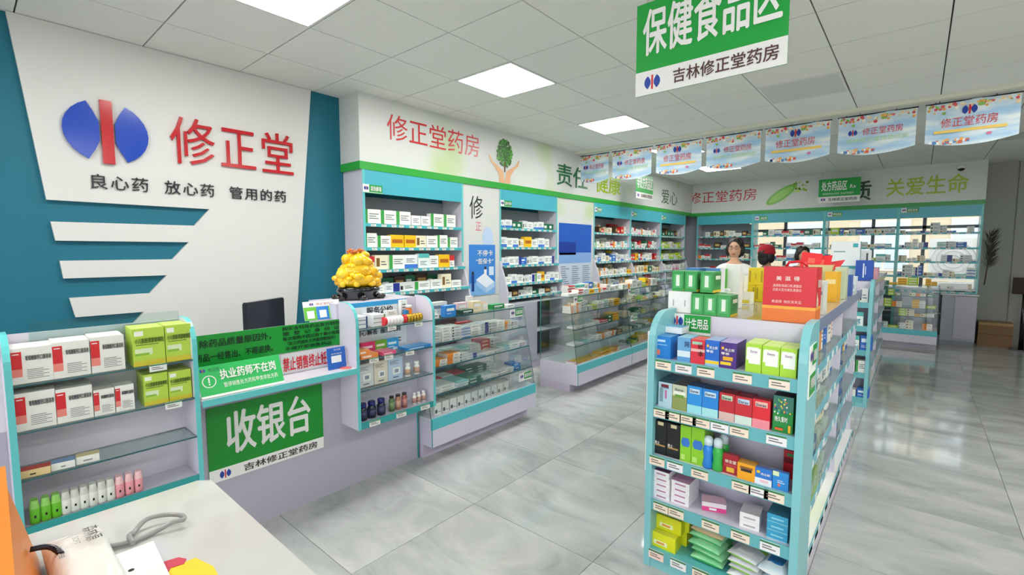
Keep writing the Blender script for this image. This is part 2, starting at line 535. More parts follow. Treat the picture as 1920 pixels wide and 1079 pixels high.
# wall logo in relief
lg = thing('wall_logo', 'raised blue and red emblem with red shop name on the white wall panel', 'sign', (0, 0, 0))
lx = XL + .03
mm = M()
cy_, cz_ = .685, 2.25
for sg in (-1, 1):
    pts = [(sg * .04, .06), (sg * .065, .12)] + [(sg * .215 * math.cos(q), .2 * math.sin(q)) for q in [1.1 - .22 * i for i in range(11)]] + [(sg * .065, -.12), (sg * .04, -.06)]
    if sg > 0: pts = pts[::-1]
    mm.prism(pts, lambda a, b, t: (lx + t, cy_ + a, cz_ + b), 0, .02, '#1546B8')
mm.obj('wings', PLAST, lg)
M().box(lx, lx + .024, cy_ - .03, cy_ + .03, cz_ - .2, cz_ + .2, '#C01824').obj('bar', PLAST, lg)
for ch, y0, w_ in (('修', 1.02, .29), ('正', 1.33, .27), ('堂', 1.62, .28)):
    M().text(ch, (lx + .01, y0, 2.1), ty, tz, w_, .34, '#C01824', .012, .01).obj('letter', PLAST, lg)
tgl = thing('wall_slogan', 'dark raised slogan lettering below the wall logo', 'sign', (0, 0, 0))
for s_, y0, y1 in (('良心药', .575, .90), ('放心药', .975, 1.30), ('管用的药', 1.385, 1.83)):
    wch = (y1 - y0) / len(s_)
    for k, ch in enumerate(s_):
        M().text(ch, (lx + .006, y0 + k * wch, 1.885), ty, tz, wch * .92, .095, '#26272E', .01, .006).obj('letter', PLAST, tgl)


# ------------------------------------------------------------------ wall shelf bays
def tagstrip(parent, u0, u1, y, z, n, m=None, axis='u'):
    pass


def price_tags(sh, us, y, ztop, w=.055, h=.032, c='#F3EFE6'):
    k = 'tag%s%.3f%.3f' % (c, w, h)
    if k not in GL:
        t = M(); t.box(-w / 2, w / 2, -.004, 0, -h, 0, c)
        t.box(-w / 2, w / 2, -.0045, -.004, -h * .18, 0, '#2C7A4A')
        for q in range(2): t.box(-w * .38, w * (.1 + .2 * q), -.0045, -.004, -h * (.48 + .24 * q), -h * (.38 + .24 * q), '#6A655E')
        GL[k] = t.mesh('price_tag', CARD)
    for u in us: link('price_tag', GL[k], sh, (u, y, ztop))


def bay(F, u0, u1, label, shelves, back=True, depth=.31, tags=True, sidecol=LILAC, hdr=(2.0, 2.2), low=.12, base=True):
    w = u1 - u0; uc = (u0 + u1) / 2
    t = thing('wall_shelf', label, 'shelf', F.w(uc, 0, 0), F.rz)
    t['group'] = 'wall shelf bays'
    prof = [(depth, 0), (-low, 0), (-low, 1.0), (-low * .5, 1.2), (0, 1.36), (0, hdr[1]), (depth, hdr[1])]
    for sg in (-1, 1):
        a = -w / 2 if sg < 0 else w / 2 - .02
        p = M().prism(prof[::-1], lambda y, z, q: (a + q, y, z), 0, .02, sidecol, edge=sidecol)
        p.obj('side_panel', LAM, t)
        e = M(); e.box(a - .001, a + .021, -.004, 0, 1.36, hdr[1], TEAL); e.obj('edge_strip', LAM, t)
    M().box(-w / 2 + .02, w / 2 - .02, 0, .02, hdr[0], hdr[1], '#4DB2C4').obj('header', LAM, t)
    if back: M().box(-w / 2 + .02, w / 2 - .02, depth - .015, depth, 0, hdr[0], '#9EA3AB').obj('back_panel', LAM, t)
    for k, z in enumerate(shelves):
        fr = 0 if z > 1.36 else -low * (.45 if z > 1.2 else .95)
        s_ = M().box(-w / 2 + .02, w / 2 - .02, fr + .004, depth - .015, z - .012, z, '#D6E4E6').obj('shelf', LAM, t)
        l_ = M().box(-w / 2 + .02, w / 2 - .02, fr, fr + .004, z - .028, z + .002, '#4DB4BC').obj('price_rail', LAM, s_)
        if tags:
            n = int((w - .1) / .11)
            price_tags(s_, [-w / 2 + .1 + (i + R2.uniform(-.15, .15)) * (w - .16) / n for i in range(n)], fr - .001, z, .052, .026, '#EFF1EE')
    if base:
        b_ = M(); b_.box(-w / 2 + .02, w / 2 - .02, -low + .01, depth - .02, 0, .1, '#B9B4C4')
        b_.box(-w / 2 + .02, 0, -low + .005, -low + .02, .1, .84, '#B7B9C6'); b_.box(0, w / 2 - .02, .1, .12, .1, .84, '#3B3F48')
        b_.box(-w / 2 + .02, w / 2 - .02, -low + .005, depth - .02, .84, .86, '#C9CDD6')
        b_.box(0, w / 2 - .02, -low + .02, .1, .45, .462, '#C4CCD2'); b_.obj('base_cabinet', LAM, t)
    return t


FL = Fr('X', FX)
SHZ = [1.755, 1.525, 1.31, 1.09, .93]


def header_sign(F, u, z, s, label, w=.2, h=.075, d=-.006):
    t = thing('category_sign', label, 'sign', F.w(u, d, z), F.rz, 'small green category signs')
    m = M().box(-w / 2, w / 2, 0, .004, 0, h, WHITE)
    m.box(-w * .18, w / 2, -.001, 0, h * .12, h, GREEN); m.box(-w / 2, w / 2, -.001, 0, 0, h * .06, GREEN)
    emblem(m, (-w * .34, -.002, h * .55), (1, 0, 0), (0, 0, 1), h * .45)
    m.text(s, (-w * .13, -.003, h * .25), (1, 0, 0), (0, 0, 1), w * .58, h * .6, WHITE, .02)
    m.obj('plate', CARD, t)
    return t


bay(FL, 2.36, 3.57, 'wall shelf bay beside the teal wall, behind the yellow carving', [1.73, 1.515, 1.315, 1.105])
bay(FL, 4.16, 5.32, 'wall shelf bay between the two poster pillars', SHZ)
bay(FL, 6.28, 7.48, 'wall shelf bay just right of the blue poster pillar', SHZ)
bay(FL, 7.48, 8.73, 'middle bay of the three far left wall shelves', SHZ)
bay(FL, 8.73, 9.96, 'left wall shelf bay nearest the back corner', SHZ)
header_sign(FL, 2.46, 1.998 + .0, '清热解毒', 'green category sign on the header beside the teal wall')
header_sign(FL, 4.27, 1.998, '滋补安神', 'green category sign on the header between poster pillars')
header_sign(FL, 6.4, 2.06, '妇科用药', 'green category sign on header right of blue poster pillar')
header_sign(FL, 7.6, 2.06, '风湿骨伤', 'green category sign on middle far left header')
header_sign(FL, 8.85, 2.06, '皮肤外用', 'green category sign on left header nearest the corner')


def pillar(y0, y1, label, kind):
    t = thing('poster_pillar', label, 'pillar', (FX, (y0 + y1) / 2, 0), PI / 2)
    w = y1 - y0
    M().box(-w / 2, w / 2, .01, .3, 0, 2.2, '#DCE0E2').obj('body', FASC, t)
    if kind == 0:
        m = M().box(-.2, .22, .004, .01, .98, 1.55, '#3C86D8')
        m.box(-.2, .22, .002, .004, .98, 1.12, '#7DB4EA')
        m.text('不停卡', (-.08, .001, 1.42), (1, 0, 0), tz, .26, .07, WHITE, .02)
        m.text('“医保卡”', (-.1, .001, 1.33), (1, 0, 0), tz, .29, .065, WHITE, .02)
        # counter drawing with two small figures
        m.face([(-.1, .0005, 1.16), (.06, .0005, 1.06), (.2, .0005, 1.12), (.04, .0005, 1.23)], '#E8F1FA')
        m.face([(-.1, .0005, 1.16), (-.1, .0005, 1.1), (.06, .0005, 1.0), (.06, .0005, 1.06)], '#9CC6F0')
        m.face([(.06, .0005, 1.06), (.06, .0005, 1.0), (.2, .0005, 1.06), (.2, .0005, 1.12)], '#B8D6F4')
        m.box(-.17, -.13, .0003, .0006, 1.03, 1.22, '#1C3F8C'); m.box(-.165, -.135, .0003, .0006, 1.22, 1.25, '#3A2A28')
        m.box(.03, .07, .0003, .0006, 1.2, 1.27, WHITE); m.box(.035, .065, .0003, .0006, 1.27, 1.3, '#3A2A28')
        m.box(.11, .19, .0003, .0006, 1.2, 1.3, '#D3E6F8')
        m.obj('poster', CARD, t)
        c = M(); c.text('修', (-.19, .008, 1.83), (1, 0, 0), tz, .22, .26, '#22242A', .012)
        c.text('正', (-.1, .008, 1.7), (1, 0, 0), tz, .1, .11, '#D86A86', .0)
        c.face([(.1 + .09 * math.cos(q), .007, 1.62 + .13 * math.sin(q)) for q in [2 * PI * i / 20 for i in range(20)]], '#BFD3EE')
        c.obj('print', CARD, t)
    else:
        m = M().box(-.42, .42, .004, .01, 1.45, 1.86, '#1D5CC0'); m.box(-.42, .0, .003, .004, 1.42, 1.6, '#133A9A')
        m.box(-.42, .42, .004, .01, .8, 1.45, '#C9D6E8'); m.box(-.42, .42, .003, .004, 1.3, 1.45, '#86AEE4')
        for k in range(14):
            for c_ in (-.38, -.1, .18): m.box(c_, c_ + R2.uniform(.12, .22), .003, .004, .86 + k * .03, .868 + k * .03, '#4A5568')
        m.obj('poster', CARD, t)
    return t


pillar(3.57, 4.16, 'white poster pillar with brush lettering and blue service poster', 0)
pillar(5.32, 6.28, 'poster pillar with blue headed notice board lists', 1)

# back wall bays
FBk = Fr('Y', FYB)
BX = [-3.62, -2.53, -1.335, -.29, .725]
bl = ['back wall shelf bay in the left corner', 'second back wall shelf bay from the left corner', 'third back wall shelf bay behind the hanging prescription sign', 'back wall shelf bay at the far right end']
for k in range(4):
    bay(FBk, BX[k], BX[k + 1], bl[k], [1.765, 1.525, 1.3, 1.06, .82], back=(k == 0), depth=.36, hdr=(2.01, 2.19), low=0, base=True, sidecol='#7FC2C2' if k else LILAC)
header_sign(FBk, -2.38, 2.06, '心脑血管', 'green category sign on second back header', .22, .08)
header_sign(FBk, -1.18, 2.08, '呼吸系统', 'green category sign on third back header', .22, .08)
header_sign(FBk, -.15, 2.1, '消化系统', 'green category sign on rightmost back header', .22, .08)

# ------------------------------------------------------------------ checkout counter
ct = thing('checkout_counter', 'lilac checkout counter with ledge below the wall logo', 'counter', (-2.67, .9, 0), PI / 2)
M().box(-1.3, 1.18, 0, .03, 0, .79, '#B4B1C0').obj('front_panel', LAM, ct)
M().box(1.15, 1.18, .03, .6, 0, .79, '#C9C4D6').obj('end_panel', LAM, ct)
M().box(1.176, 1.186, -.003, .03, 0, .79, TEALD).obj('edge_strip', LAM, ct)
M().box(-1.3, 1.18, .03, .6, .77, .79, '#D8D6DE').obj('worktop', LAM, ct)
l_ = M().box(-.2, .6, -.19, .0, .775, .797, '#D9D6E0').obj('ledge', LAM, ct)
M().box(-.2, .6, -.195, -.19, .768, .8, TEAL).obj('edge_strip', LAM, l_)
M().box(-1.3, .62, .0, .02, .79, 1.072, '#DEDCE4').obj('riser', LAM, ct)
M().box(.58, 1.18, .0, .34, .79, 1.168, '#D8D3E2').obj('raised_box', LAM, ct)


def side_profile(d, z0, z1, r):
    pts = [(0, z0), (0, z1 - r)]
    for k in range(1, 7):
        a = PI / 2 * k / 6; pts.append((r - r * math.cos(a), z1 - r + r * math.sin(a)))
    return pts + [(d, z1), (d, z0)]


def counter_unit(y0, y1, label, shz, z0=.42, z1=1.18, d=.188):
    t = thing('display_shelf', label, 'display shelf', (-2.48, (y0 + y1) / 2, 0), PI / 2, 'counter front display shelves')
    w = y1 - y0
    for sg in (-1, 1):
        a = -w / 2 if sg < 0 else w / 2 - .018
        pf = side_profile(d, z0, z1, .12)
        p = M().prism(pf[::-1], lambda y, z, q: (a + q, y, z), 0, .018, '#DCD7E6').obj('side_panel', LAM, t)
        e = M(); n = len(pf) - 2
        for i in range(n):
            (ya, za), (yb, zb) = pf[i], pf[i + 1]
            e.face([(a - .001, ya - .003, za), (a + .019, ya - .003, za), (a + .019, yb - .003, zb + .002), (a - .001, yb - .003, zb + .002)], TEAL)
        e.obj('edge_strip', LAM, p)
    M().box(-w / 2 + .018, w / 2 - .018, d - .012, d, z0, z1 - .01, '#D9D4E2').obj('back_panel', LAM, t)
    b = M().box(-w / 2 + .018, w / 2 - .018, .006, d - .012, z0, z0 + .034, '#CFCBDA').obj('base', LAM, t)
    M().box(-w / 2 + .018, w / 2 - .018, 0, .006, z0, z0 + .04, TEALD).obj('edge_strip', LAM, b)
    out = []
    for z in shz:
        s_ = M().box(-w / 2 + .018, w / 2 - .018, .004, d - .012, z - .006, z, WHITE).obj('shelf', GSHELF, t)
        M().box(-w / 2 + .018, w / 2 - .018, .0, .004, z - .006, z, WHITE).obj('glass_edge', GEDGE, s_)
        out.append(s_)
    return t, out


U1, s1 = counter_unit(.088, .69, 'counter display shelf of white and green boxes next to the desk', [1.0, .822, .642])
U2, s2 = counter_unit(1.495, 2.09, 'counter display shelf holding tins, jars and bottles', [1.02, .84, .655])
M().box(-.22, .28, .17, .175, 1.1, 1.21, '#C9CBD4').obj('glass_screen', GSHELF, U1)
UY1, UY2 = .389, 1.7925
for s_, px in ((s1[0], (297,)), (s1[1], (322,))):
    price_tags(s_, [onX(p, 700, -2.48)[0] - UY1 for p in px], -.001, s_.data.vertices[4].co.z + .004, .062, .03, '#E9ECE8')
for k, px in ((0, (735, 785)), (1, (700, 728, 768))):
    price_tags(s2[k], [onX(p, 640, -2.48)[0] - UY2 for p in px], -.001, s2[k].data.vertices[4].co.z + .004, .062, .03, '#E9E6E0')
price_tags(U2, [onX(p, 780, -2.48)[0] - UY2 for p in (702, 752, 797)], -.002, .455, .075, .032, '#E9E6E0')
pw = M().box(-.27, .19, .168, .175, .86, 1.165, '#E8EDF2'); pw.box(-.27, .19, .166, .168, 1.135, 1.165, '#39A0DC')
pw.text('服务公约', (-.12, .165, 1.08), (1, 0, 0), tz, .2, .05, '#20242A', .02)
pw.text('耐心解答 服务周到', (-.2, .165, .95), (1, 0, 0), tz, .34, .04, '#30343C', .015)
for k in range(2): pw.box(-.2, .14, .165, .166, .9 - k * .02, .908 - k * .02, '#50545C')
pw = pw.obj('notice_poster', CARD, None, (-2.48, UY2, 0), PI / 2); tag(pw, 'blue and white service pledge poster behind the tins', 'poster')


# ------------------------------------------------------------------ glass showcases
def showcase(F, u0, u1, label, zs, top=.985, base=.305, depth=.5, slope=.13, kick=.1, endl=True, endr=True):
    w = u1 - u0
    t = thing('glass_showcase', label, 'showcase', F.w((u0 + u1) / 2, 0, 0), F.rz, 'glass showcases')
    M().box(-w / 2, w / 2, .1, depth, 0, kick, '#CFC3D8').obj('plinth', LAM, t)
    b = M().box(-w / 2, w / 2, .012, depth, kick, base - .008, '#D3CEDF').obj('base', LAM, t)
    M().box(-w / 2, w / 2, 0, .012, kick, base - .08, '#D9D4E4').obj('front_board', LAM, b)
    M().box(-w / 2, w / 2, -.002, .012, base - .08, base, '#56BFC9').obj('teal_band', LAM, b)
    M().box(-w / 2 - .001, -w / 2 + .004, -.003, .002, kick, base, TEALD).obj('edge_strip', LAM, b)
    M().box(-w / 2, w / 2, .012, depth, base - .008, base, '#DAD7E0').obj('deck', LAM, t)
    fy = lambda z: .012 + slope * (z - base) / (top - base)
    g = M(); v = [(-w / 2, fy(base), base), (w / 2, fy(base), base), (w / 2, fy(top), top), (-w / 2, fy(top), top)]
    g.face(v, WHITE); g.face([(a, b_ + .005, c) for a, b_, c in v][::-1], WHITE)
    g.obj('front_glass', GLASS, t)
    for sg, on in ((-1, endl), (1, endr)):
        if not on: continue
        xx = sg * (w / 2 - .003)
        poly = [(xx, fy(base), base), (xx, depth, base), (xx, depth, top), (xx, fy(top), top)]
        g = M(); g.face(poly, WHITE); g.face([(a - sg * .005, b_, c) for a, b_, c in poly][::-1], WHITE); g.obj('end_glass', GLASS, t)
        e = M(); e.tube([(xx, fy(base) - .001, base), (xx, fy(top) - .001, top)], .0025, '#35504E', 4); e.tube([(xx, depth, base), (xx, depth, top)], .004, TEALD, 4); e.obj('glass_edge', PLAST, t)
    for k, z in enumerate(list(zs) + [top]):
        y0 = fy(z) + .004
        s_ = M().box(-w / 2 + .005, w / 2 - .005, y0, depth, z - .006, z, WHITE).obj('top_glass' if z == top else 'shelf', GSHELF, t)
        M().box(-w / 2 + .003, w / 2 - .003, y0 - .006, y0, z - .007, z + .001, '#24423F').obj('glass_edge', GEDGE, s_)
    b = M(); b.box(-w / 2, w / 2, depth - .006, depth, base, top, WHITE); b.obj('sliding_glass', GLASS, t)
    return t, fy


FS1 = Fr('X', -2.535)
SC1, fy1 = showcase(FS1, 2.1, 3.29, 'glass showcase joined to the checkout counter', [.81, .64, .455], top=.985)
FS2 = Fr('X', -2.63)
SC2, fy2 = showcase(FS2, 4.13, 5.36, 'glass showcase across the gap, nearest the camera in the middle row', [.825, .655, .483], top=1.0, base=.29, slope=.1, depth=.49, kick=.075)
SC3, _ = showcase(FS2, 5.36, 6.58, 'second glass showcase of the middle row', [.825, .655, .483], top=1.0, base=.29, slope=.1, depth=.49, kick=.075)
SC4, _ = showcase(FS2, 6.58, 7.8, 'third glass showcase of the middle row, near the shop assistant', [.825, .655, .483], top=1.0, base=.29, slope=.1, depth=.49, kick=.075)
FS5 = Fr('Y', 9.43)
SC5, _ = showcase(FS5, -.93, .27, 'glass showcase in front of the back wall shelves', [.78, .6, .47], top=.95, base=.27, slope=.04, depth=.5, kick=.07)


# ------------------------------------------------------------------ gondola shelving
def gondola_end(x0, x1, yf, label, shz, H=1.21, depth=.25, teal='#80C0C6', lips=True):
    t = thing('gondola_end', label, 'display shelf', ((x0 + x1) / 2, yf, 0), 0, 'gondola end shelves')
    w = x1 - x0; sh = []
    for sg in (-1, 1):
        a = -w / 2 if sg < 0 else w / 2 - .03
        pf = side_profile(depth, 0, H, .14)
        M().prism(pf[::-1], lambda y, z, q: (a + q, y, z), 0, .03, teal).obj('side_panel', LAM, t)
    M().box(-w / 2 + .03, w / 2 - .03, depth - .015, depth, 0, H - .025, '#DBD5E4').obj('back_panel', LAM, t)
    M().box(-w / 2 + .03, w / 2 - .03, .006, .02, 0, shz[-1] - .03, teal).obj('kick_board', LAM, t)
    for z in shz:
        s_ = M().box(-w / 2 + .03, w / 2 - .03, .01, depth - .015, z - .015, z, '#5FB8BC' if z == shz[-1] else '#CBC9D6').obj('shelf', LAM, t)
        M().box(-w / 2 + .03, w / 2 - .03, .004, .01, z - .05, z + .003, '#66B0B8').obj('price_rail', LAM, s_)
        sh.append(s_)
    return t, sh


GSH = [1.0, .775, .545, .33, .09]
G1, gsh = gondola_end(-.925, -.295, 2.05, 'turquoise end shelf of the near gondola, full of small boxes', GSH)
gxc = -.61
tagpx = [[(1243, '#F2DFCB'), (1281, '#EFE6EA'), (1323, '#F2E0D0'), (1392, '#F2E0D0'), (1462, '#F2E0D0')],
         [(1240, '#F2DFCB'), (1262, '#F2DFCB'), (1290, '#F2DFCB'), (1315, '#F2DFCB'), (1350, '#EFEBEE'), (1387, '#F2DFCB'), (1458, '#EFEBEE')],
         [(1232, '#F2DFCB'), (1266, '#EFEBEE'), (1313, '#F2DFCB'), (1392, '#F2DFCB'), (1425, '#EFEBEE'), (1455, '#F2DFCB')],
         [(1240, '#F2DFCB'), (1268, '#F2DFCB'), (1334, '#F2DFCB'), (1391, '#F2DFCB'), (1448, '#EFEBEE')],
         [(1231, '#F2D5C8'), (1273, '#EFEBEE'), (1316, '#F2DFCB'), (1380, '#F2DFCB')]]
for k, L in enumerate(tagpx):
    for p, c in L:
        u = onY(p, 700 + 75 * k, 2.05)[0] - gxc
        price_tags(gsh[k], [u], .003, GSH[k] - .002, .072, .042, c)


def gondola_body(x0, x1, y0, ys, label, H=1.185, shz=(.97, .76, .545, .33, .1)):
    t = thing('gondola', label, 'display shelf', ((x0 + x1) / 2, y0, 0), 0, 'gondola bodies')
    w = x1 - x0; L = ys[-1] - y0
    M().box(-w / 2, w / 2, 0, L, 0, .09, '#D6D0E0').obj('plinth', LAM, t)
    M().box(-.012, .012, 0, L, .1, H - .02, '#D6D0E0').obj('spine', LAM, t)
    prev = 0
    for y in [y0] + list(ys):
        yy = min(y - y0, L - .022)
        M().box(-w / 2 + .02, w / 2 - .02, yy, yy + .022, .1, H - .02, '#DDD8E8').obj('post', LAM, t)
    M().box(-w / 2, w / 2, 0, L, H - .02, H, '#B9B3A8').obj('deck', mat('glass_deck', .06, col='#A9A79C'), t)
    for sg in (-1, 1):
        a = -w / 2 if sg < 0 else w / 2
        d = M().box(min(a, a + sg * .004), max(a, a + sg * .004), 0, L, H - .045, H + .012, '#8795B4').obj('deck_rail', PLAST, t)
        for (ya, yb) in zip([y0] + list(ys), list(ys)):
            for z in shz:
                xa, xb = sorted((sg * .014, sg * (w / 2 - .004)))
                s_ = M().box(xa, xb, ya - y0 + .022, yb - y0, z - .008, z, WHITE).obj('shelf', GSHELF if z > .12 else LAM, t)
                e = M().box(*sorted((sg * (w / 2 - .004), sg * w / 2)), ya - y0 + .022, yb - y0, z - .035, z + .004, '#6FB4C4'); 
                n = 6
                for q in range(n):
                    yy = ya - y0 + .12 + q * (yb - ya - .2) / n
                    if R2.random() < .8: e.box(*sorted((sg * (w / 2), sg * (w / 2 + .002))), yy, yy + .055, z - .032, z, '#E9EBEA')
                e.obj('price_rail', CARD, s_)
    return t


G1b = gondola_body(-.925, -.315, 2.302, (3.5, 4.45), 'long lilac gondola with glass shelves behind the turquoise end')
G2, gsh2 = gondola_end(-.93, -.30, 5.5, 'turquoise end shelf of the farther gondola', [1.0, .775, .545, .33, .09])
G2b = gondola_body(-.925, -.305, 5.752, (6.9, 7.9), 'farther gondola behind the second turquoise end', H=1.19)

# signs on the gondola end
sg_ = M().box(0, .193, 0, .004, 0, .10, WHITE); sg_.box(.068, .193, -.001, 0, .02, .1, GREEN); sg_.box(0, .193, -.001, 0, 0, .007, GREEN)
emblem(sg_, (.034, -.002, .065), (1, 0, 0), tz, .045)
sg_.text('修正堂', (.012, -.002, .02), (1, 0, 0), tz, .044, .014, '#2A3A6A', .01)
sg_.text('计生用品', (.076, -.003, .035), (1, 0, 0), tz, .108, .05, WHITE, .025)
u_, z_ = onY(1256, 628, 2.27)
sg_ = sg_.obj('category_sign', CARD, None, (onY(1257, 600, 2.275)[0], 2.275, 1.085), 0)
tag(sg_, 'green and white family planning sign above the gondola end boxes', 'sign', 'small green category signs')
for k, (z, s_, lb) in enumerate(((1.03, '母婴用品', 'upper'), (.925, '护理用品', 'lower'))):
    m = M().box(0, .14, 0, .004, 0, .1, WHITE); m.box(.05, .14, -.001, 0, .02, .1, GREEN) if k == 0 else m.box(.01, .135, -.001, 0, .008, .092, GREEN)
    m.text(s_, (.056 if k == 0 else .018, -.002, .035), (1, 0, 0), tz, .08 if k == 0 else .11, .045, WHITE, .02)
    if k == 0: emblem(m, (.025, -.002, .06), (1, 0, 0), tz, .04)
    o = m.obj('category_sign', CARD, None, (-.291, 2.08, z), PI / 2)
    tag(o, '%s green sign on the right side of the turquoise end shelf' % lb, 'sign', 'small green category signs')
o = M().box(-.012, -.002, .02, .22, .45, 1.12, '#ECECEA').obj('notice_board', LAM, None, (-.926, 2.05, 0), 0)
tag(o, 'white board hung on the left flank of turquoise end shelf', 'board')


# ------------------------------------------------------------------ notices around the checkout
def notice(name, label, F, u0, u1, z0, z1, d, bg_, draw=None, cat='notice', tilt=0, thick=.004, mt=None):
    w, h = u1 - u0, z1 - z0
    m = M().box(0, w, 0, thick, 0, h, bg_)
    if draw: draw(m, w, h)
    o = m.obj(name, mt or CARD, None, F.w(u0, d, z0), F.rz)
    o.rotation_euler = (tilt, 0, F.rz)
    return tag(o, label, cat)


UX, UZ = (1, 0, 0), (0, 0, 1)


def T(m, s, x, z, w, h, c, b=.02): m.text(s, (x, -.0015, z), UX, UZ, w, h, c, b)


def Q(m, x0, x1, z0, z1, c, e=.0008): m.face([(x0, -e, z0), (x1, -e, z0), (x1, -e, z1), (x0, -e, z1)], c)


FC = Fr('X', -2.664)


def d1(m, w, h):
    T(m, '除药品质量原因外，', .03, h * .58, w * .9, h * .26, '#0B3A1C', .03)
    T(m, '药品一经售出、不得退换。', .01, h * .14, w * .95, h * .26, '#0B3A1C', .03)


def d2(m, w, h):
    for k, s in enumerate(('购买含特殊药品复方制剂', '需 登 记 身 份 证', '每次限购不超过两个最小包装', '（处方药按处方剂量销售除外）', '不得开架销售药品')):
        T(m, s, w * (.06 + .03 * (k > 2)), h * (.8 - k * .185), w * (.9 - .07 * (k > 2) - .1 * (k > 3)), h * .15, '#0B3A1C', .02)


notice('returns_notice', 'long green notice with two lines of black text along the checkout ledge', FC, .72, 1.13, .92, 1.075, 0, '#0B9A30', d1)
notice('sales_notice', 'green notice with five lines of small black text below the payment stand', FC, 1.13, 1.512, .92, 1.075, 0, '#0B9A30', d2)


def d3(m, w, h): T(m, '禁止销售终止妊娠药品', .01, h * .12, w * 1.02, h * .68, '#DF2A35', .03)


notice('red_text_notice', 'white notice with large red text above the checkout ledge', FC, 1.14, 1.50, .80, .915, 0, '#E4E2E6', d3)


def d4(m, w, h):
    Q(m, 0, w, 0, h * .07, '#F2F4F0')
    c = (.042, h * .5); r = .03
    for k in range(20):
        a0, a1 = 2 * PI * k / 20, 2 * PI * (k + 1) / 20
        m.face([(c[0] + r * math.cos(a0), -.001, c[1] + r * math.sin(a0)), (c[0] + r * math.cos(a1), -.001, c[1] + r * math.sin(a1)), (c[0] + (r - .004) * math.cos(a1), -.001, c[1] + (r - .004) * math.sin(a1)), (c[0] + (r - .004) * math.cos(a0), -.001, c[1] + (r - .004) * math.sin(a0))][::-1], WHITE)
    Q(m, c[0] - .003, c[0] + .003, c[1] - .006, c[1] + .019, WHITE); Q(m, c[0] - .003, c[0] + .003, c[1] - .017, c[1] - .01, WHITE)
    T(m, '执业药师不在岗', .09, h * .5, w - .115, h * .32, WHITE, .03)
    T(m, '暂停销售处方药和甲类非处方药', .1, h * .24, w - .125, h * .16, WHITE, .01)
    emblem(m, (.022, -.0012, h * .86), UX, UZ, .018); T(m, '修正堂', .045, h * .8, .05, h * .12, '#1E6A40', .01)


Fg = Fr('X', -2.5)
notice('pharmacist_notice', 'bright green off-duty notice leaning on the checkout ledge', Fg, .705, 1.085, .80, .955, 0, '#1DB85A', d4, tilt=-.42)


def d5(m, w, h):
    Q(m, 0, w, 0, h * .17, WHITE)
    T(m, '收银台', w * .13, h * .32, w * .76, h * .58, '#E9EAE6', .03)
    emblem(m, (w * .12, -.0012, h * .085), UX, UZ, .04)
    T(m, '吉林修正堂药房', w * .26, h * .035, w * .68, h * .1, '#40302C', .02)


notice('checkout_sign', 'large green cashier sign on the front of the checkout counter', FC, .765, 1.372, .31, .70, .0, '#0B8E28', d5, cat='sign')


def d6(m, w, h):
    Q(m, w * .2, w * .75, h * .3, h * .62, '#F0F2F4'); T(m, '支付宝', w * .35, h * .86, w * .4, h * .08, WHITE, .01)
    T(m, '推荐使用', w * .2, h * .68, w * .6, h * .06, WHITE, .01)


notice('payment_card', 'small blue payment card standing on the checkout ledge', Fr('X', -2.56), onX(615, 660, -2.56)[0], onX(649, 660, -2.56)[0], .80, .925, 0, '#1F62C0', d6, cat='card', tilt=-.12)
o = M().lathe([(.034, 0), (.036, .004), (.02, .008)], ['#E8E8E8', '#D86A5A'], 20).obj('coin_dish', PLAST, None, (-2.535, 1.455, .798)); tag(o, 'small round red and white dish on the checkout ledge corner', 'dish')


def d7(m, w, h):
    Q(m, 0, w, h * .68, h, '#F2F2F0')
    for k, c in enumerate(('#6CC23A', '#2C86D8', '#7CC63E')):
        Q(m, w * k / 3, w * (k + 1) / 3, 0, h * .7, c, .001); Q(m, w * (k + .22) / 3, w * (k + .8) / 3, h * .1, h * .5, '#F4F5F2', .0014)
    emblem(m, (w * .22, -.0012, h * .84), UX, UZ, .018); T(m, '修正堂药房', w * .34, h * .76, w * .5, h * .14, '#B8484C', .01)


notice('payment_stand', 'white stand with green and blue payment panels above the checkout', Fr('X', -2.73), onX(572, 590, -2.73)[0], onX(640, 590, -2.73)[0], 1.075, 1.19, 0, '#F0F0EE', d7, cat='stand', tilt=-.25)

# monitor
t = thing('monitor', 'black flat monitor seen from behind above the checkout counter', 'monitor', (-3.02, 1.22, .79), PI / 2 + .55)
m = M(); m.prism([(-.16, .1), (.16, .1), (.17, .11), (.17, .39), (.16, .4), (-.16, .4), (-.17, .39), (-.17, .11)], lambda a, b, q: (a, q, b), .0, .03, '#1A212B'); m.obj('screen', PLAST, t)
M().box(-.03, .03, .03, .06, .02, .25, BLACK).obj('stem', PLAST, t); M().box(-.1, .1, -.03, .13, 0, .018, BLACK).obj('foot', PLAST, t)

# ------------------------------------------------------------------ yellow carving
st = thing('jade_carving', 'yellow jade fortune carving on a black scroll stand beside the checkout', 'statue', (-2.83, 1.735, 1.168), PI / 2)
cm = M(); J = ['#F6C410', '#F8CE24', '#F4BC0C']
cm.ball((0, 0, .125), (.145, .1, .05), J[0], 24, 12); cm.ball((0, 0, .19), (.125, .09, .07), J[0], 24, 12); cm.ball((0, 0, .255), (.085, .07, .06), J[1], 20, 10)
R3 = random.Random(5)
for z, rx, ry, n, s in ((.105, .14, .092, 16, .026), (.135, .138, .09, 15, .026), (.175, .115, .08, 13, .03), (.215, .1, .072, 12, .03), (.25, .078, .06, 10, .03), (.285, .045, .04, 7, .028)):
    for k in range(n):
        a = 2 * PI * (k + R3.uniform(-.45, .45)) / n; q = R3.uniform(.55, 1.25)
        cm.ball((rx * math.cos(a), ry * math.sin(a), z + R3.uniform(-.02, .02)), (s * q * R3.uniform(.8, 1.4), s * q * R3.uniform(.8, 1.1), s * q * R3.uniform(.6, 1.1)), R3.choice(J), 10, 6)
cm.obj('carving', JADE, st)
cr = M()
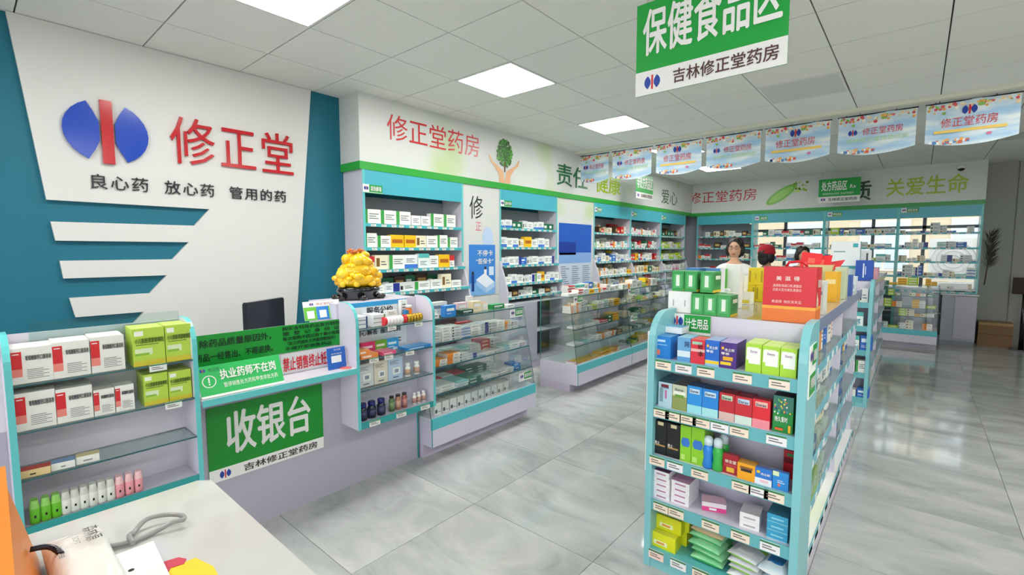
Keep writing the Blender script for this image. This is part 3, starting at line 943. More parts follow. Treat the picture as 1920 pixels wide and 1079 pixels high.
for k in range(9):
    a = 2 * PI * k / 9; cr.ball((.05 * math.cos(a) - .01, .035 * math.sin(a), .315 + .008 * (k % 2)), (.016, .013, .014), '#C8640E', 8, 5)
cr.ball((-.05, -.03, .31), (.025, .014, .012), '#B5540C', 8, 5); cr.obj('crown', JADE, st)
sd = M().lathe([(.12, .0), (.135, .012), (.125, .03), (.14, .045), (.15, .06), (.145, .078), (.13, .085)], BLACK, 28, sx=1.0, sy=.72)
for k in range(6):
    a = 2 * PI * k / 6 + .3
    for q, rr in ((0, .03), (.025, .022)): sd.ball(((.15 + q) * math.cos(a), (.11 + q * .6) * math.sin(a), .018), (rr, rr * .8, .018), '#0D0E10', 10, 6)
sd.obj('stand', LACQ, st)


# ------------------------------------------------------------------ hanging signs
def hang_sign(label, x0, y, z0, w, h, ax, draw, strings=True):
    t = thing('hanging_sign', label, 'sign', (x0, y, z0), PI / 2 if ax == 'X' else 0, 'green signs hung from the ceiling')
    m = M().box(0, w, 0, .005, 0, h, GREEN); Q(m, 0, w, 0, h * .26, '#E8E6E4'); draw(m, w, h)
    m.obj('board', CARD, t)
    s_ = M()
    for q in (.08, .92): s_.tube([(w * q, .003, h), (w * q, .003, CEIL - z0)], .0012, '#9A9C98', 4)
    s_.obj('cord', PLAST, t)


def dA(s, sub):
    def f(m, w, h):
        T(m, s, w * .05, h * .42, w * .92, h * .5, '#EDEBE8', .03)
        emblem(m, (w * .13, -.0012, h * .13), UX, UZ, .055); T(m, sub, w * .28, h * .06, w * .68, h * .15, '#54302E', .02)
    return f


hang_sign('large green health food sign hanging nearest to the camera', -1.005, 2.03, 2.18, .6, .392, 'Y', dA('保健食品区', '吉林修正堂药房'))


def dB(m, w, h):
    T(m, '处方药品区', w * .07, h * .5, w * .62, h * .4, WHITE, .03); T(m, 'Rx', w * .75, h * .55, w * .15, h * .2, WHITE, .02)
    T(m, '请凭医师处方购买 执业药师服务', w * .1, h * .33, w * .75, h * .09, '#D8F0DC', 0)
    emblem(m, (w * .12, -.0012, h * .14), UX, UZ, .05); T(m, '吉林修正堂药房', w * .24, h * .06, w * .7, h * .14, '#222428', .02)


xs = onY(1536, 338, 10.0)[0]
hang_sign('green prescription area sign hanging before the back wall fascia', xs, 10.0, 2.31, .6, .41, 'Y', dB)
hang_sign('green over-the-counter sign hanging beside the left wall fascia', -3.4, 6.95, 2.3, .62, .38, 'X', dA('非处方药品区', '吉林修正堂药房'))

# ------------------------------------------------------------------ hanging banners
BSKY = bpy.data.materials.new('banner_print'); BSKY.use_nodes = True
nt = BSKY.node_tree; b = nt.nodes['Principled BSDF']; b.inputs['Roughness'].default_value = .7
at = nt.nodes.new('ShaderNodeAttribute'); at.attribute_name = 'Col'
tc = nt.nodes.new('ShaderNodeTexCoord'); nz = nt.nodes.new('ShaderNodeTexNoise'); nz.inputs['Scale'].default_value = 5
mp = nt.nodes.new('ShaderNodeMapping'); mp.inputs['Scale'].default_value = (.5, 1, 2)
nt.links.new(tc.outputs['Object'], mp.inputs[0]); nt.links.new(mp.outputs[0], nz.inputs['Vector'])
cr = nt.nodes.new('ShaderNodeValToRGB'); e = cr.color_ramp.elements
e[0].position = .38; e[0].color = hx('#A5CBE8'); e[1].position = .6; e[1].color = hx('#E6EEF0')
mx = nt.nodes.new('ShaderNodeMix'); mx.data_type = 'RGBA'
nt.links.new(nz.outputs[0], cr.inputs[0]); nt.links.new(at.outputs['Alpha'], mx.inputs['Factor'])
nt.links.new(cr.outputs[0], mx.inputs[6]); nt.links.new(at.outputs['Color'], mx.inputs[7]); nt.links.new(mx.outputs[2], b.inputs['Base Color'])
SKY = (.7, .82, .9, 0.0)
bpos = [-3.72, -3.22, -2.60, -1.975, -1.343, -.68, -.014]
bw = [.44, .56, .57, .585, .595, .6, .6]
bord = ['leftmost sky blue shop banner in the hanging row', 'second sky blue shop banner from the left in the hanging row', 'third hanging banner from the left with a yellow text bar',
        'fourth hanging banner from the left with pale green text', 'fifth hanging banner from the left with a yellow text bar', 'sixth hanging banner from the left with pale green text', 'rightmost and nearest hanging banner with a yellow text bar']
for k, (bx, w) in enumerate(zip(bpos, bw)):
    big = k in (2, 4, 6)
    t = thing('hanging_banner', bord[k], 'banner', (bx, 5.86, 2.81), 0, 'row of hanging shop banners')
    M().tube([(-.01, 0, 0), (w + .01, 0, 0)], .006, BLACK, 6).obj('rod', PLAST, t)
    c_ = M()
    for q in (.1, .75): c_.tube([(w * q, 0, 0), (w * q, 0, .015)], .003, BLACK, 4)
    c_.obj('hook', PLAST, t)
    m = M(); N = 14; bot = lambda u: -.335 - .055 * math.sin(PI * min(1, u * .9 + .05))
    for i in range(N):
        a0, a1 = i / N, (i + 1) / N
        wv = lambda a: .006 * math.sin(a * 9 + k)
        pts = [(a0 * w, wv(a0), bot(a0)), (a1 * w, wv(a1), bot(a1)), (a1 * w, wv(a1), 0), (a0 * w, wv(a0), 0)]
        m.face(pts, SKY)
    RB = random.Random(11)
    for i in range(60):
        u, z = RB.random() * .96 + .02, -.02 - abs(RB.gauss(0, .025)); q = RB.uniform(.008, .018)
        c = hx(RB.choice(['#E8A04C', '#E0505A', '#F0C070', '#8CBF5A', '#F2D8B0', '#D86A6A', '#F6F0E0'])); y = wv(u) - .002 - i * 1e-5
        m.face([(u * w + q * math.cos(j), y, z + q * math.sin(j)) for j in (0, 1.26, 2.51, 3.77, 5.03)], c)
    for i in range(30):
        u, z = RB.random() * .45 + .05, -.33 - RB.random() * .035; q = RB.uniform(.006, .014); c = hx(RB.choice(['#E06A4A', '#F0B060', '#F4F4F0', '#5A8AC0', '#E8D0B0']))
        if z < bot(u) + q: z = bot(u) + q
        y = wv(u) - .002 - i * 1e-5; m.face([(u * w - q, y, z - q), (u * w + q, y, z - q), (u * w + q, y, z + q), (u * w - q, y, z + q)], c)
    s_ = Vector((1, 0, 0))
    if big:
        emblem(m, (w * .48, -.009, -.085), UX, UZ, .075)
        m.text('修正堂药房', (w * .17, -.009, -.225), UX, UZ, w * .62, .085, '#D44048', .005)
        m.face([(w * .1, -.009, -.27), (w * .88, -.009, -.27), (w * .88, -.009, -.245), (w * .1, -.009, -.245)], '#F2CE6A')
        m.face([(w * .7 + .02 * math.cos(j), -.009, -.31 + .014 * math.sin(j)) for j in (0, 1, 2, 3, 4, 5)], '#D87AA8')
    else:
        emblem(m, (w * .2, -.009, -.165), UX, UZ, .055)
        m.text('修正堂药房', (w * .33, -.009, -.2), UX, UZ, w * .52, .07, '#D44048', .005)
        m.text('吉林修正堂连锁药房', (w * .12, -.009, -.265), UX, UZ, w * .8, .045, '#B7DCA0', .005)
    m.obj('cloth', BSKY, t)

# ceiling camera dome
t = thing('security_camera', 'small white dome camera on the back fascia', 'camera', (onY(1803, 308, 10.2)[0], 10.2, 2.74), 0)
M().lathe([(.05, .0), (.05, .03), (.03, .05)], WHITE, 16).obj('housing', PLAST, t)
M().ball((0, -.01, 0), (.042, .042, .035), BLACK, 14, 8).obj('dome', PLAST, t)
M().box(-.02, .02, .02, .098, .01, .04, WHITE).obj('bracket', PLAST, t)


# ------------------------------------------------------------------ products
def carton(w, d, h, base, front=(), top=None, right=(), left=(), texts=(), toplines=0):
    key = ('carton', round(w, 4), round(d, 4), round(h, 4), base, tuple(front), top, tuple(right), tuple(left), tuple(texts), toplines)
    if key in GL: return GL[key]
    m = M().box(-w / 2, w / 2, 0, d, 0, h, base, top=top)
    e = .0005
    for i, (u0, v0, u1, v1, c) in enumerate(front):
        y = -e - i * .0002
        m.face([(-w / 2 + u0 * w, y, v0 * h), (-w / 2 + u1 * w, y, v0 * h), (-w / 2 + u1 * w, y, v1 * h), (-w / 2 + u0 * w, y, v1 * h)], c)
    for sg, L in ((1, right), (-1, left)):
        for i, (u0, v0, u1, v1, c) in enumerate(L):
            x = sg * (w / 2 + e + i * .0002); p = [(x, u0 * d, v0 * h), (x, u1 * d, v0 * h), (x, u1 * d, v1 * h), (x, u0 * d, v1 * h)]
            m.face(p if sg > 0 else p[::-1], c)
    for (s, u0, v0, u1, v1, c) in texts:
        m.text(s, (-w / 2 + u0 * w, -.003, v0 * h), UX, UZ, (u1 - u0) * w, (v1 - v0) * h, c, .015)
    # end flap seam on the top
    m.face([(-w / 2 + .0, d * .12, h + e), (w / 2, d * .12, h + e), (w / 2, d * .12 + .0012, h + e), (-w / 2, d * .12 + .0012, h + e)], '#8A8A86')
    GL[key] = m.mesh('carton', CARD)
    return GL[key]


def put(F, name, me, u, s, z, label, cat, group=None, rz=0, parent=None):
    o = link(name, me, parent, F.w(u, s, z), F.rz + rz)
    if parent is None: tag(o, label, cat, group)
    return o


LN = '#5A5E64'


def lines(u0, u1, v0, v1, n, c=LN):
    return [(u0, v0 + (v1 - v0) * k / n, u0 + (u1 - u0) * (.95 - .25 * (k % 2)), v0 + (v1 - v0) * (k + .35) / n, c) for k in range(n)]


def style(k, rs=None):
    """(colour words, base colour, front prints, top, right prints)"""
    S = [('white and blue', '#EEF0F0', [(0, 0, 1, .3, '#3E74C8')] + lines(.15, .8, .45, .8, 3), None),
         ('white and green', '#F0F1EC', [(.0, .0, .22, 1, '#3FA048')] + lines(.3, .9, .35, .8, 3), None),
         ('plain white', '#F1F1EC', lines(.15, .85, .3, .8, 3), None),
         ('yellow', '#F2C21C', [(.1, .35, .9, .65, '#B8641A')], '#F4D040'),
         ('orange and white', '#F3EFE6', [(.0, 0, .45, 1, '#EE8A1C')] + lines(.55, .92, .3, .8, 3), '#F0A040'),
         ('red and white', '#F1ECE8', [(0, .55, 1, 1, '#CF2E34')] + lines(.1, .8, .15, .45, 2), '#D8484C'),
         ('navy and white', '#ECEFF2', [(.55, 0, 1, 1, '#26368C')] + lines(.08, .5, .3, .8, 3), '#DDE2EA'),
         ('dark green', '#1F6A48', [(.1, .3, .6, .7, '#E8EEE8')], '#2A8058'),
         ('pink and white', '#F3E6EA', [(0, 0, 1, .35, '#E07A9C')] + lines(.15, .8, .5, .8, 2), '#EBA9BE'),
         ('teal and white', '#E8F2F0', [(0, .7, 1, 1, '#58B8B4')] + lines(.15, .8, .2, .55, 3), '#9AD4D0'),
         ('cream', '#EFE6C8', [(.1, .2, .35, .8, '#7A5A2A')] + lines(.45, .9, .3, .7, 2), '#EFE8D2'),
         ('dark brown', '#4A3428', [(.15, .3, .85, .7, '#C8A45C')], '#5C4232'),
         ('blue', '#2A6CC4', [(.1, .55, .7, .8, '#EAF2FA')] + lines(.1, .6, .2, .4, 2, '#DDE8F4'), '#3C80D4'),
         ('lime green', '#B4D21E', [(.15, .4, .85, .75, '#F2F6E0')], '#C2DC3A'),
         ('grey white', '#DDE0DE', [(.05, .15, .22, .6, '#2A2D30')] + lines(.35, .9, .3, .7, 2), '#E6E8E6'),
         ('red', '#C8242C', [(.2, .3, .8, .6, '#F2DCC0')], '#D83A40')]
    return S[k % len(S)]


def stacks(F, u0, s, z, specs, where, group, d=.11, gap=.004, jit=.01, cat='medicine box', nm='medicine_box'):
    """specs: (style, width, thickness, count[, depth]); flat boxes stacked, ordered left to right"""
    u = u0
    for i, sp in enumerate(specs):
        k, w, t, n = sp[:4]; dd = sp[4] if len(sp) > 4 else d
        if n <= 0: u += w; continue
        cw, base, fr, top = style(k)
        me = carton(w - gap, dd, t - .0008, base, tuple(fr), top)
        for j in range(n):
            lv = '' if n == 1 else (' at top' if j == n - 1 else ' at bottom' if j == 0 else ' %s up' % ORD[j])
            pos = '%s %s from left' % (ORD[i] if i < 18 else 'last', 'stack' if n > 1 else 'box')
            put(F, nm, me, u + w / 2, s + rnd.uniform(0, jit), z + j * t, '%s box%s, %s, %s' % (cw, lv, pos, where), cat, group, rnd.uniform(-.03, .03))
        u += w


# counter display next to the desk
FU = Fr('X', -2.48)


def whitebox(w, d, h):
    return carton(w, d, h, '#EFEEE8', tuple([(0, .25, .26, .9, '#D8262E'), (0, .2, .26, .42, '#EE8A7E'), (.04, .82, .2, .85, '#F6E6E2')] + lines(.36, .92, .12, .42, 6, '#8A8C8E')), None, (), (),
                  (('葡萄糖酸钙口服溶液', .34, .64, .97, .78, '#44484C'),))


def greenbox(w, d, h):
    return carton(w, d, h, '#B9D84C', ((.06, .8, .34, .93, '#F2F6E4'), (.06, .28, .6, .46, '#DCEBC0'), (.06, .28, .5, .34, '#8CBF3A'), (0, 0, 1, .14, '#D3C83A'), (.1, .55, .8, .57, '#5A7A2A')), '#CBE36A', (), (),
                  (('小儿氨酚黄那敏颗粒', .06, .6, .98, .74, '#4C6A22'),))


r1 = [(18, 100, 656, 0), (100, 172, 644, 0), (172, 237, 634, 0), (251, 313, 618, 1), (313, 363, 611, 1)]
r2 = [(27, 106, 741, 0), (106, 177, 732, 0), (177, 218, 733, 0), (218, 255, 725, 0), (272, 319, 704, 1), (319, 363, 698, 1)]
for sh, (zz, yb, rr) in enumerate(((1.0, 700, r1), (.822, 780, r2))):
    cnt = [0, 0]
    for (xa, xb, yt, kd) in rr:
        ua, ub = onX(xa, yb, -2.505)[0], onX(xb, yb, -2.505)[0]; h = onX(xa, yt, -2.505)[1] - zz; w = ub - ua - .003
        ua = max(ua, .108)
        me = whitebox(w, .07, h) if kd == 0 else greenbox(w, .07, h)
        put(FU, 'medicine_box', me, (ua + ub) / 2, .025, zz, '%s, %s from left on the %s shelf beside the desk' % (('white box with red corner block', 'lime green granule box')[kd], ORD[cnt[kd]], ('top', 'second')[sh]), 'medicine box', 'counter display medicine boxes')
        if not (sh == 1 and kd == 0 and w < .09):
            put(FU, 'medicine_box', me, (ua + ub) / 2 + .004, .097, zz, '%s behind the %s from left, %s shelf beside desk' % (('white red-cornered box', 'lime green box')[kd], ORD[cnt[kd]], ('top', 'second')[sh]), 'medicine box', 'counter display medicine boxes')
        cnt[kd] += 1
for i, (ua, w, h, base, fr, top, lb) in enumerate(((.108, .08, .028, '#E8CF94', ((.3, .3, .5, .5, '#3A3020'),), '#D84838', 'small tan box with red top at shelf left end'),
                                                  (.19, .068, .028, '#EEEEE8', ((.4, .3, .6, .5, '#888888'),), '#7FA8D8', 'small white box with blue top on third shelf'),
                                                  (.262, .07, .03, '#F0EFE8', ((.3, .3, .7, .5, '#999999'),), '#E8D8A0', 'small white box with yellow swirl on third shelf'))):
    put(FU, 'medicine_box', carton(w, .05, h, base, fr, top), ua + w / 2, .02, .642, lb + ' beside the desk', 'medicine box', 'counter display medicine boxes', rz=-.12)


def pouch(c, cap):
    k = ('pouch', c)
    if k not in GL:
        m = M()
        prof = [(-.012, .0), (.012, 0)]
        rings = [(.013, .017, 0), (.0145, .02, .01), (.0145, .02, .06), (.012, .017, .08), (.010, .018, .092)]
        R = []
        for (a, b_, z) in rings:
            R.append([(a * x, .02 + b_ * y, z) for x, y in ((-1, -.7), (-.6, -1), (.6, -1), (1, -.7), (1, .7), (.6, 1), (-.6, 1), (-1, .7))])
        for i in range(4):
            for q in range(8): m.face((R[i][q], R[i][(q + 1) % 8], R[i + 1][(q + 1) % 8], R[i + 1][q]), c if i < 2 else cap, True)
        m.face(R[-1], cap); m.face(R[0][::-1], c)
        m.face([(-.003, -.0012, .025), (.003, -.0012, .025), (.003, -.0012, .035), (-.003, -.0012, .035)], '#1C1E20')
        GL[k] = m.mesh('pouch', FILM)
    return GL[k]


for i in range(12):
    c, cap, cw = (('#6CC42A', '#9AD86A', 'green') if i < 3 else ('#EDEDE4', '#D8D8D0', 'white') if i < 9 else ('#F2A2AA', '#F6C6CA', 'pink'))
    u = (.137 + i * .03) if i < 3 else (.2235 + (i - 3) * .0273) if i < 9 else (.39 + (i - 9) * .032)
    put(FU, 'pill_case', pouch(c, cap), u, .02, .455, '%s wrapped pill case, %s from left on the bottom shelf beside desk' % (cw, ORD[i]), 'pill case', 'wrapped pill cases', rz=rnd.uniform(-.06, .06))


# counter display with tins and bottles
def bottle(kind, r, h, body, cap, capr=.7, caph=.18, label=None):
    k = ('bottle', kind, r, h, body, cap, label)
    if k not in GL:
        hb = h * (1 - caph)
        m = M().lathe([(r * .9, 0), (r, .004), (r, hb * .82), (r * .75, hb * .95), (r * capr * .8, hb)], [body, label or body, body, body], 14, c=(0, r, 0))
        if label:
            m = M().lathe([(r * .9, 0), (r, .004), (r, hb * .2), (r * 1.005, hb * .2), (r * 1.005, hb * .7), (r, hb * .7), (r, hb * .82), (r * .75, hb * .95), (r * capr * .8, hb)], [body, body, body, label, body, body], 14, c=(0, r, 0))
        m.lathe([(r * capr, hb), (r * capr, h - .003), (r * capr * .9, h)], cap, 14, c=(0, r, 0))
        GL[k] = m.mesh('bottle', PLAST)
    return GL[k]


def tin(r, w, body, rim):
    k = ('tin', r, w, body, rim)
    if k not in GL:
        m = M().lathe([(r * .96, -w / 2), (r, -w / 2 + .003), (r, -w * .1), (r * 1.03, -w * .08), (r * 1.03, w * .08), (r, w * .1), (r, w / 2 - .003), (r * .96, w / 2)], [rim, body, rim, rim, rim, body, rim], 18, c=(0, r, r), axis='x')
        GL[k] = m.mesh('tin', METAL if rim == '#C8A23C' else PLAST)
    return GL[k]


U = lambda x, y=650: onX(x, y, -2.51)[0]
wu = 'counter display shelf'
for st_, (x0, n) in enumerate(((676, 3), (702, 3))):
    ua = U(x0, 600) + .004 if st_ else 1.518
    for j in range(n):
        put(FU, 'medicine_box', carton(.085, .12, .024, '#E9ECF0', ((0, 0, 1, .12, ('#1F3A78', '#5A8A3A')[st_]), (.88, 0, 1, 1, ('#1F3A78', '#5A8A3A')[st_])), None), ua + .045, .05, 1.02 + j * .025, 'flat white box with %s edge, %s of the stack behind the tins' % (('navy', 'green')[st_], ORD[j]), 'medicine box', 'flat boxes by the tins')
for g, (x0, body, rim, cw) in enumerate(((722, '#E8D8DC', '#F2F2F2', 'pink and white'), (760, '#D9A93C', '#C8A23C', 'golden'))):
    for j in range(5):
        put(FU, 'lozenge_tin', tin(.028, .023, body, rim), U(x0 + 6, 600) + j * .0245, .015, 1.02, 'round %s lozenge tin, %s from left of its row' % (cw, ORD[j]), 'tin', 'round lozenge tins')
    put(FU, 'lozenge_tin', tin(.028, .02, '#C82028', '#D83038'), U(x0 + 6, 600) - .024, .015, 1.02, 'red end tin in front of the %s lozenge tins' % cw, 'tin', 'round lozenge tins')
put(FU, 'medicine_box', carton(.05, .03, .14, '#EEF0EE', tuple(lines(.2, .8, .2, .9, 5))), U(775, 570), .13, 1.02, 'tall white box at the back of the tins shelf', 'medicine box')
put(FU, 'medicine_box', carton(.085, .04, .03, '#EFF0EC', tuple(lines(.15, .8, .2, .8, 2))), U(745, 590) + .02, .11, 1.0705, 'small white box resting above the pink and white tins', 'medicine box')
put(FU, 'medicine_box', carton(.085, .05, .05, '#E8EAE6'), U(745, 590) + .02, .105, 1.02, 'grey white box hidden behind the pink and white tins', 'medicine box')
put(FU, 'medicine_box', carton(.022, .03, .075, '#2C86C8'), U(771, 590) + .01, .085, 1.02, 'narrow blue box between tall white box and orange bottle', 'medicine box')
put(FU, 'pill_bottle', bottle('p', .022, .105, '#E8822A', '#F2F2EE', .95, .16), U(781, 590), .09, 1.02, 'orange pill bottle with white cap behind golden tins', 'bottle')
# second shelf
z = .84
for j in range(2): put(FU, 'medicine_box', carton(.12 - .05 * j, .1, .028, '#F0904A', ((.1, .3, .6, .7, '#FBE3CC'),), '#F4A468'), U(690 - 6 * j, 660) - .012 * j, .012, z + .028 * j, '%s flat orange box at the left of second display shelf' % ('lower', 'upper')[j], 'medicine box', 'orange flat boxes')
put(FU, 'medicine_box', carton(.1, .1, .022, '#E8557E', ((.1, .3, .7, .6, '#FBE0E8'),), '#EE7C9C'), U(727, 660), .012, z, 'flat pink box lying on second display shelf', 'medicine box')
put(FU, 'medicine_box', carton(.2, .1, .018, '#2E86CC', ((.1, .3, .7, .6, '#D8ECFA'),), '#5AA6E0'), U(783, 650), .012, z, 'flat blue boxes lying at right of second display shelf', 'medicine box')
for (x0, x1, c, t_, lb) in ((692, 719, '#D8326E', '#F2DCE6', 'pink'), (719, 741, '#6FAE34', '#EAF4DC', 'green'), (741, 763, '#3AA0DC', '#E4F2FA', 'light blue')):
    w = U(x1, 640) - U(x0, 640); put(FU, 'medicine_box', carton(w, .03, .075, c, ((.1, .5, .8, .7, t_), (.1, .25, .6, .32, t_), (.5, 0, 1, .2, t_))), (U(x0, 640) + U(x1, 640)) / 2, .12, z, '%s box standing upright on second display shelf' % lb, 'medicine box', 'upright coloured boxes')
# third shelf
for (x0, x1, c, lb) in ((676, 706, '#D5D8DA', 'silver grey'), (706, 733, '#DDD6C4', 'beige'), (733, 761, '#B8CCE2', 'pale blue')):
    w = U(x1, 700) - U(x0, 700) - .004; uu = (U(x0, 700) + U(x1, 700)) / 2
    me = carton(w, .04, .145, c, tuple(lines(.1, .7, .72, .9, 3) + [(.3, .25, .8, .55, '#F1F1EC'), (.42, .32, .7, .48, '#8A98A8'), (.3, .1, .7, .14, '#4A5A80')]), '#E4E6E6')
    put(FU, 'medicine_box', me, uu, .06, .655, 'tall %s box with bird picture on third display shelf' % lb, 'medicine box', 'tall bird picture boxes')
for i, x0 in enumerate((771, 788)):
    put(FU, 'pill_bottle', bottle('w', .021, .09, '#EFEDE8', '#F6F6F2', .8, .2, '#C9A48A'), U(x0, 690), .05, .655, '%s white pill bottle on third display shelf' % ('left', 'right')[i], 'bottle', 'white pill bottles')
for i, x0 in enumerate((684, 701, 719)):
    put(FU, 'supplement_jar', bottle('j', .027, .105, '#23283E', '#1E2A72', .85, .24, '#3A3F62'), U(x0, 750), .03, .455, 'dark jar with navy lid, %s of three on bottom display shelf' % ORD[i], 'jar', 'navy lidded jars')
for i, (x0, c) in enumerate(((739, '#5E7A52'), (751, '#B8806A'), (763, '#A85E58'))):
    put(FU, 'candy_bottle', bottle('c%d' % i, .019, .1, c, '#2A2420', .8, .12, ['#7C9A6C', '#D8A890', '#C88A80'][i]), U(x0, 740), .04, .455, 'clear bottle of %s sweets with dark cap on bottom shelf' % ('green', 'beige', 'red')[i], 'bottle', 'sweet bottles')
for i, x0 in enumerate((781, 789, 798)):
    put(FU, 'pill_bottle', bottle('s', .015, .08, '#F0E8E4', '#F8F8F6', .7, .16, '#C89A8C'), U(x0, 735), .04, .455, 'small white bottle, %s of three at bottom shelf right' % ORD[i], 'bottle', 'small white bottles')

# ------------------------------------------------------------------ showcase joined to the counter
g1 = 'boxes in the counter showcase'
wh = 'top tier of counter showcase'
stacks(FS1, 2.11, fy1(.81) + .012, .81, [(2, .1, .022, 2), (14, .1, .021, 4), (2, .1, .022, 5), (14, .1, .021, 5), (0, .1, .022, 4), (2, .11, .022, 4), (6, .1, .023, 4), (14, .1, .022, 4), (2, .09, .022, 4), (4, .09, .022, 3), (14, .1, .022, 3)], wh, g1)
put(FS1, 'medicine_box', carton(.12, .1, .02, '#E8C020', ((.2, .3, .8, .6, '#6A5A10'),), '#EACB3A'), 2.7, .27, .81, 'yellow flat box lying behind the top tier stacks of counter showcase', 'medicine box', g1)
put(FS1, 'medicine_box', carton(.16, .05, .07, '#C82A30', ((.1, .2, .4, .8, '#F4F0EE'),), '#D84A4A'), 2.8, .38, .81, 'red and white box at the back of counter showcase top tier', 'medicine box', g1)
wh = 'second tier of counter showcase'
stacks(FS1, 2.11, fy1(.64) + .012, .64, [(7, .09, .022, 1), (4, .13, .025, 2), (4, .13, .026, 3), (14, .09, .022, 3), (6, .1, .022, 2), (0, .1, .02, 1), (2, .1, .02, 1), (14, .1, .02, 1), (9, .1, .02, 2), (2, .12, .024, 2), (14, .1, .022, 2)], wh, g1)
stacks(FS1, 2.14, fy1(.64) + .16, .64, [(12, .1, .03, 2), (0, 0, 0, 0), (2, .12, .022, 3), (7, .11, .02, 2), (14, .12, .022, 3), (9, .12, .02, 3), (2, .13, .022, 3), (15, .12, .03, 3), (14, .14, .026, 3)], 'rear second tier, counter showcase', g1)
wh = 'third tier of counter showcase'
stacks(FS1, 2.11, fy1(.455) + .012, .455, [(14, .12, .022, 2), (2, .15, .022, 2, .18), (9, .14, .022, 2, .18), (7, .14, .024, 2, .16), (1, .1, .022, 1), (2, .1, .02, 1), (14, .1, .02, 2), (2, .1, .02, 2), (12, .09, .03, 2)], wh, g1)
stacks(FS1, 2.3, fy1(.455) + .21, .455, [(5, .12, .022, 2), (14, .12, .022, 2), (5, .13, .022, 2), (7, .14, .02, 3), (7, .12, .02, 3), (14, .12, .022, 2)], 'rear third tier, counter showcase', g1)
mw = carton(.062, .1, .085, '#EDEEE8', ((.1, .15, .4, .45, '#3A3C40'), (.5, .2, .9, .26, '#8A8C88')))
for i in range(11):
    put(FS1, 'medicine_box', mw, 2.2 + i * .075, .05, .305, 'white upright box, %s from left along counter showcase bottom' % ORD[i], 'medicine box', 'white upright boxes in showcase bottom', rnd.uniform(-.03, .03))
    if i > 1: put(FS1, 'medicine_box', mw, 2.15 + i * .075, .2, .305, 'rear white upright box, %s from left along counter showcase bottom' % ORD[i], 'medicine box', 'white upright boxes in showcase bottom', rnd.uniform(-.03, .03))
put(FS1, 'medicine_box', carton(.2, .12, .09, '#E2E3DE', tuple(lines(.2, .8, .3, .7, 2))), 3.1, .22, .305, 'large white box at the right end of counter showcase bottom', 'medicine box', g1)
tp = [('pale teal tall box', .04, .05, .09, '#9AD0D6', '#CFE8EA', 2.14, .2), ('small white box', .05, .05, .05, '#F0F0EC', None, 2.2, .25), ('white box of syringes', .11, .07, .03, '#EEEEEA', '#D8DADA', 2.27, .17), ('upper white box of syringes', .1, .07, .03, '#EEEEEA', '#D8DADA', 2.28, .2),
      ('bright blue box', .11, .05, .085, '#2E86D8', '#6AB0E8', 2.44, .17), ('white long box', .2, .06, .1, '#EEF0F0', '#F4F4F2', 2.42, .3), ('pink floral box', .11, .05, .085, '#EFC9D0', '#F4E0E4', 2.63, .24), ('dark green flat box', .13, .08, .035, '#1F4A3C', '#3A6A5A', 2.62, .17),
      ('cream box with blue shield', .1, .05, .085, '#EFDDB4', '#F4EAD0', 2.78, .22), ('tall white leaflet box', .06, .03, .12, '#F2F3F2', None, 2.8, .32), ('white and orange box', .06, .05, .06, '#F2EAE0', '#F0A050', 2.9, .24), ('green flat box', .15, .07, .04, '#1E8A44', '#3AA85C', 3.02, .2), ('white flat box', .1, .08, .025, '#F0F0EC', None, 3.16, .18)]
for i, (lb, w, d, h, c, tc_, u, s) in enumerate(tp):
    put(FS1, 'medicine_box', carton(w, d, h, c, ((.15, .5, .85, .75, '#F4F6F4' if c not in ('#F0F0EC', '#EEEEEA', '#EEF0F0') else '#7A90A8'), (.15, .25, .6, .32, '#C8D4DC')), tc_), u, s, .985 + (.031 if 'upper' in lb else 0), lb + ' standing on the counter showcase glass top', 'medicine box', 'boxes on the counter showcase top')


def case_sign(F, u, z, d, s, label):
    m = M().box(-.085, .085, 0, .003, 0, .07, WHITE); Q(m, -.02, .085, .012, .07, GREEN); emblem(m, (-.052, -.0012, .04), UX, UZ, .03)
    m.text(s, (-.014, -.002, .024), UX, UZ, .095, .036, WHITE, .02)
    o = m.obj('category_sign', CARD, None, F.w(u, d, z), F.rz); tag(o, label, 'sign', 'small green category signs')


case_sign(FS1, 3.17, .905, fy1(.94) - .012, '抗菌消炎', 'green category sign at the upper right of counter showcase glass')
case_sign(FS1, 3.17, .36, fy1(.4) - .012, '肠胃用药', 'green category sign at the lower right of counter showcase glass')

# ------------------------------------------------------------------ middle row showcases
g2 = 'boxes in the middle row showcases'
stacks(FS2, 4.15, fy2(.825) + .012, .825, [(4, .1, .026, 3), (4, .1, .026, 4), (14, .12, .03, 4), (1, .12, .025, 2), (13, .1, .025, 2), (2, .13, .028, 3), (9, .12, .025, 3), (10, .14, .028, 3), (3, .13, .028, 3)], 'top tier of near middle showcase', g2)
stacks(FS2, 4.2, fy2(.655) + .012, .655, [(2, .13, .022, 1), (14, .12, .022, 1), (2, .12, .022, 1), (2, .12, .022, 1), (5, .1, .022, 2), (5, .1, .02, 2), (7, .1, .04, 2), (3, .16, .03, 3)], 'second tier of near middle showcase', g2)
stacks(FS2, 4.15, fy2(.483) + .012, .483, [(14, .08, .022, 1), (2, .1, .022, 1), (9, .14, .02, 1), (14, .12, .022, 2), (2, .12, .03, 2), (4, .11, .03, 2), (2, .12, .028, 2), (4, .1, .03, 2), (11, .16, .03, 2)], 'third tier of near middle showcase', g2)
stacks(FS2, 4.15, .05, .29, [(8, .05, .02, 1), (3, .12, .02, 1), (3, .12, .02, 1), (3, .12, .02, 1), (3, .12, .02, 1), (3, .12, .05, 1), (3, .11, .05, 1), (3, .11, .05, 1), (4, .14, .04, 1)], 'bottom of near middle showcase', g2)
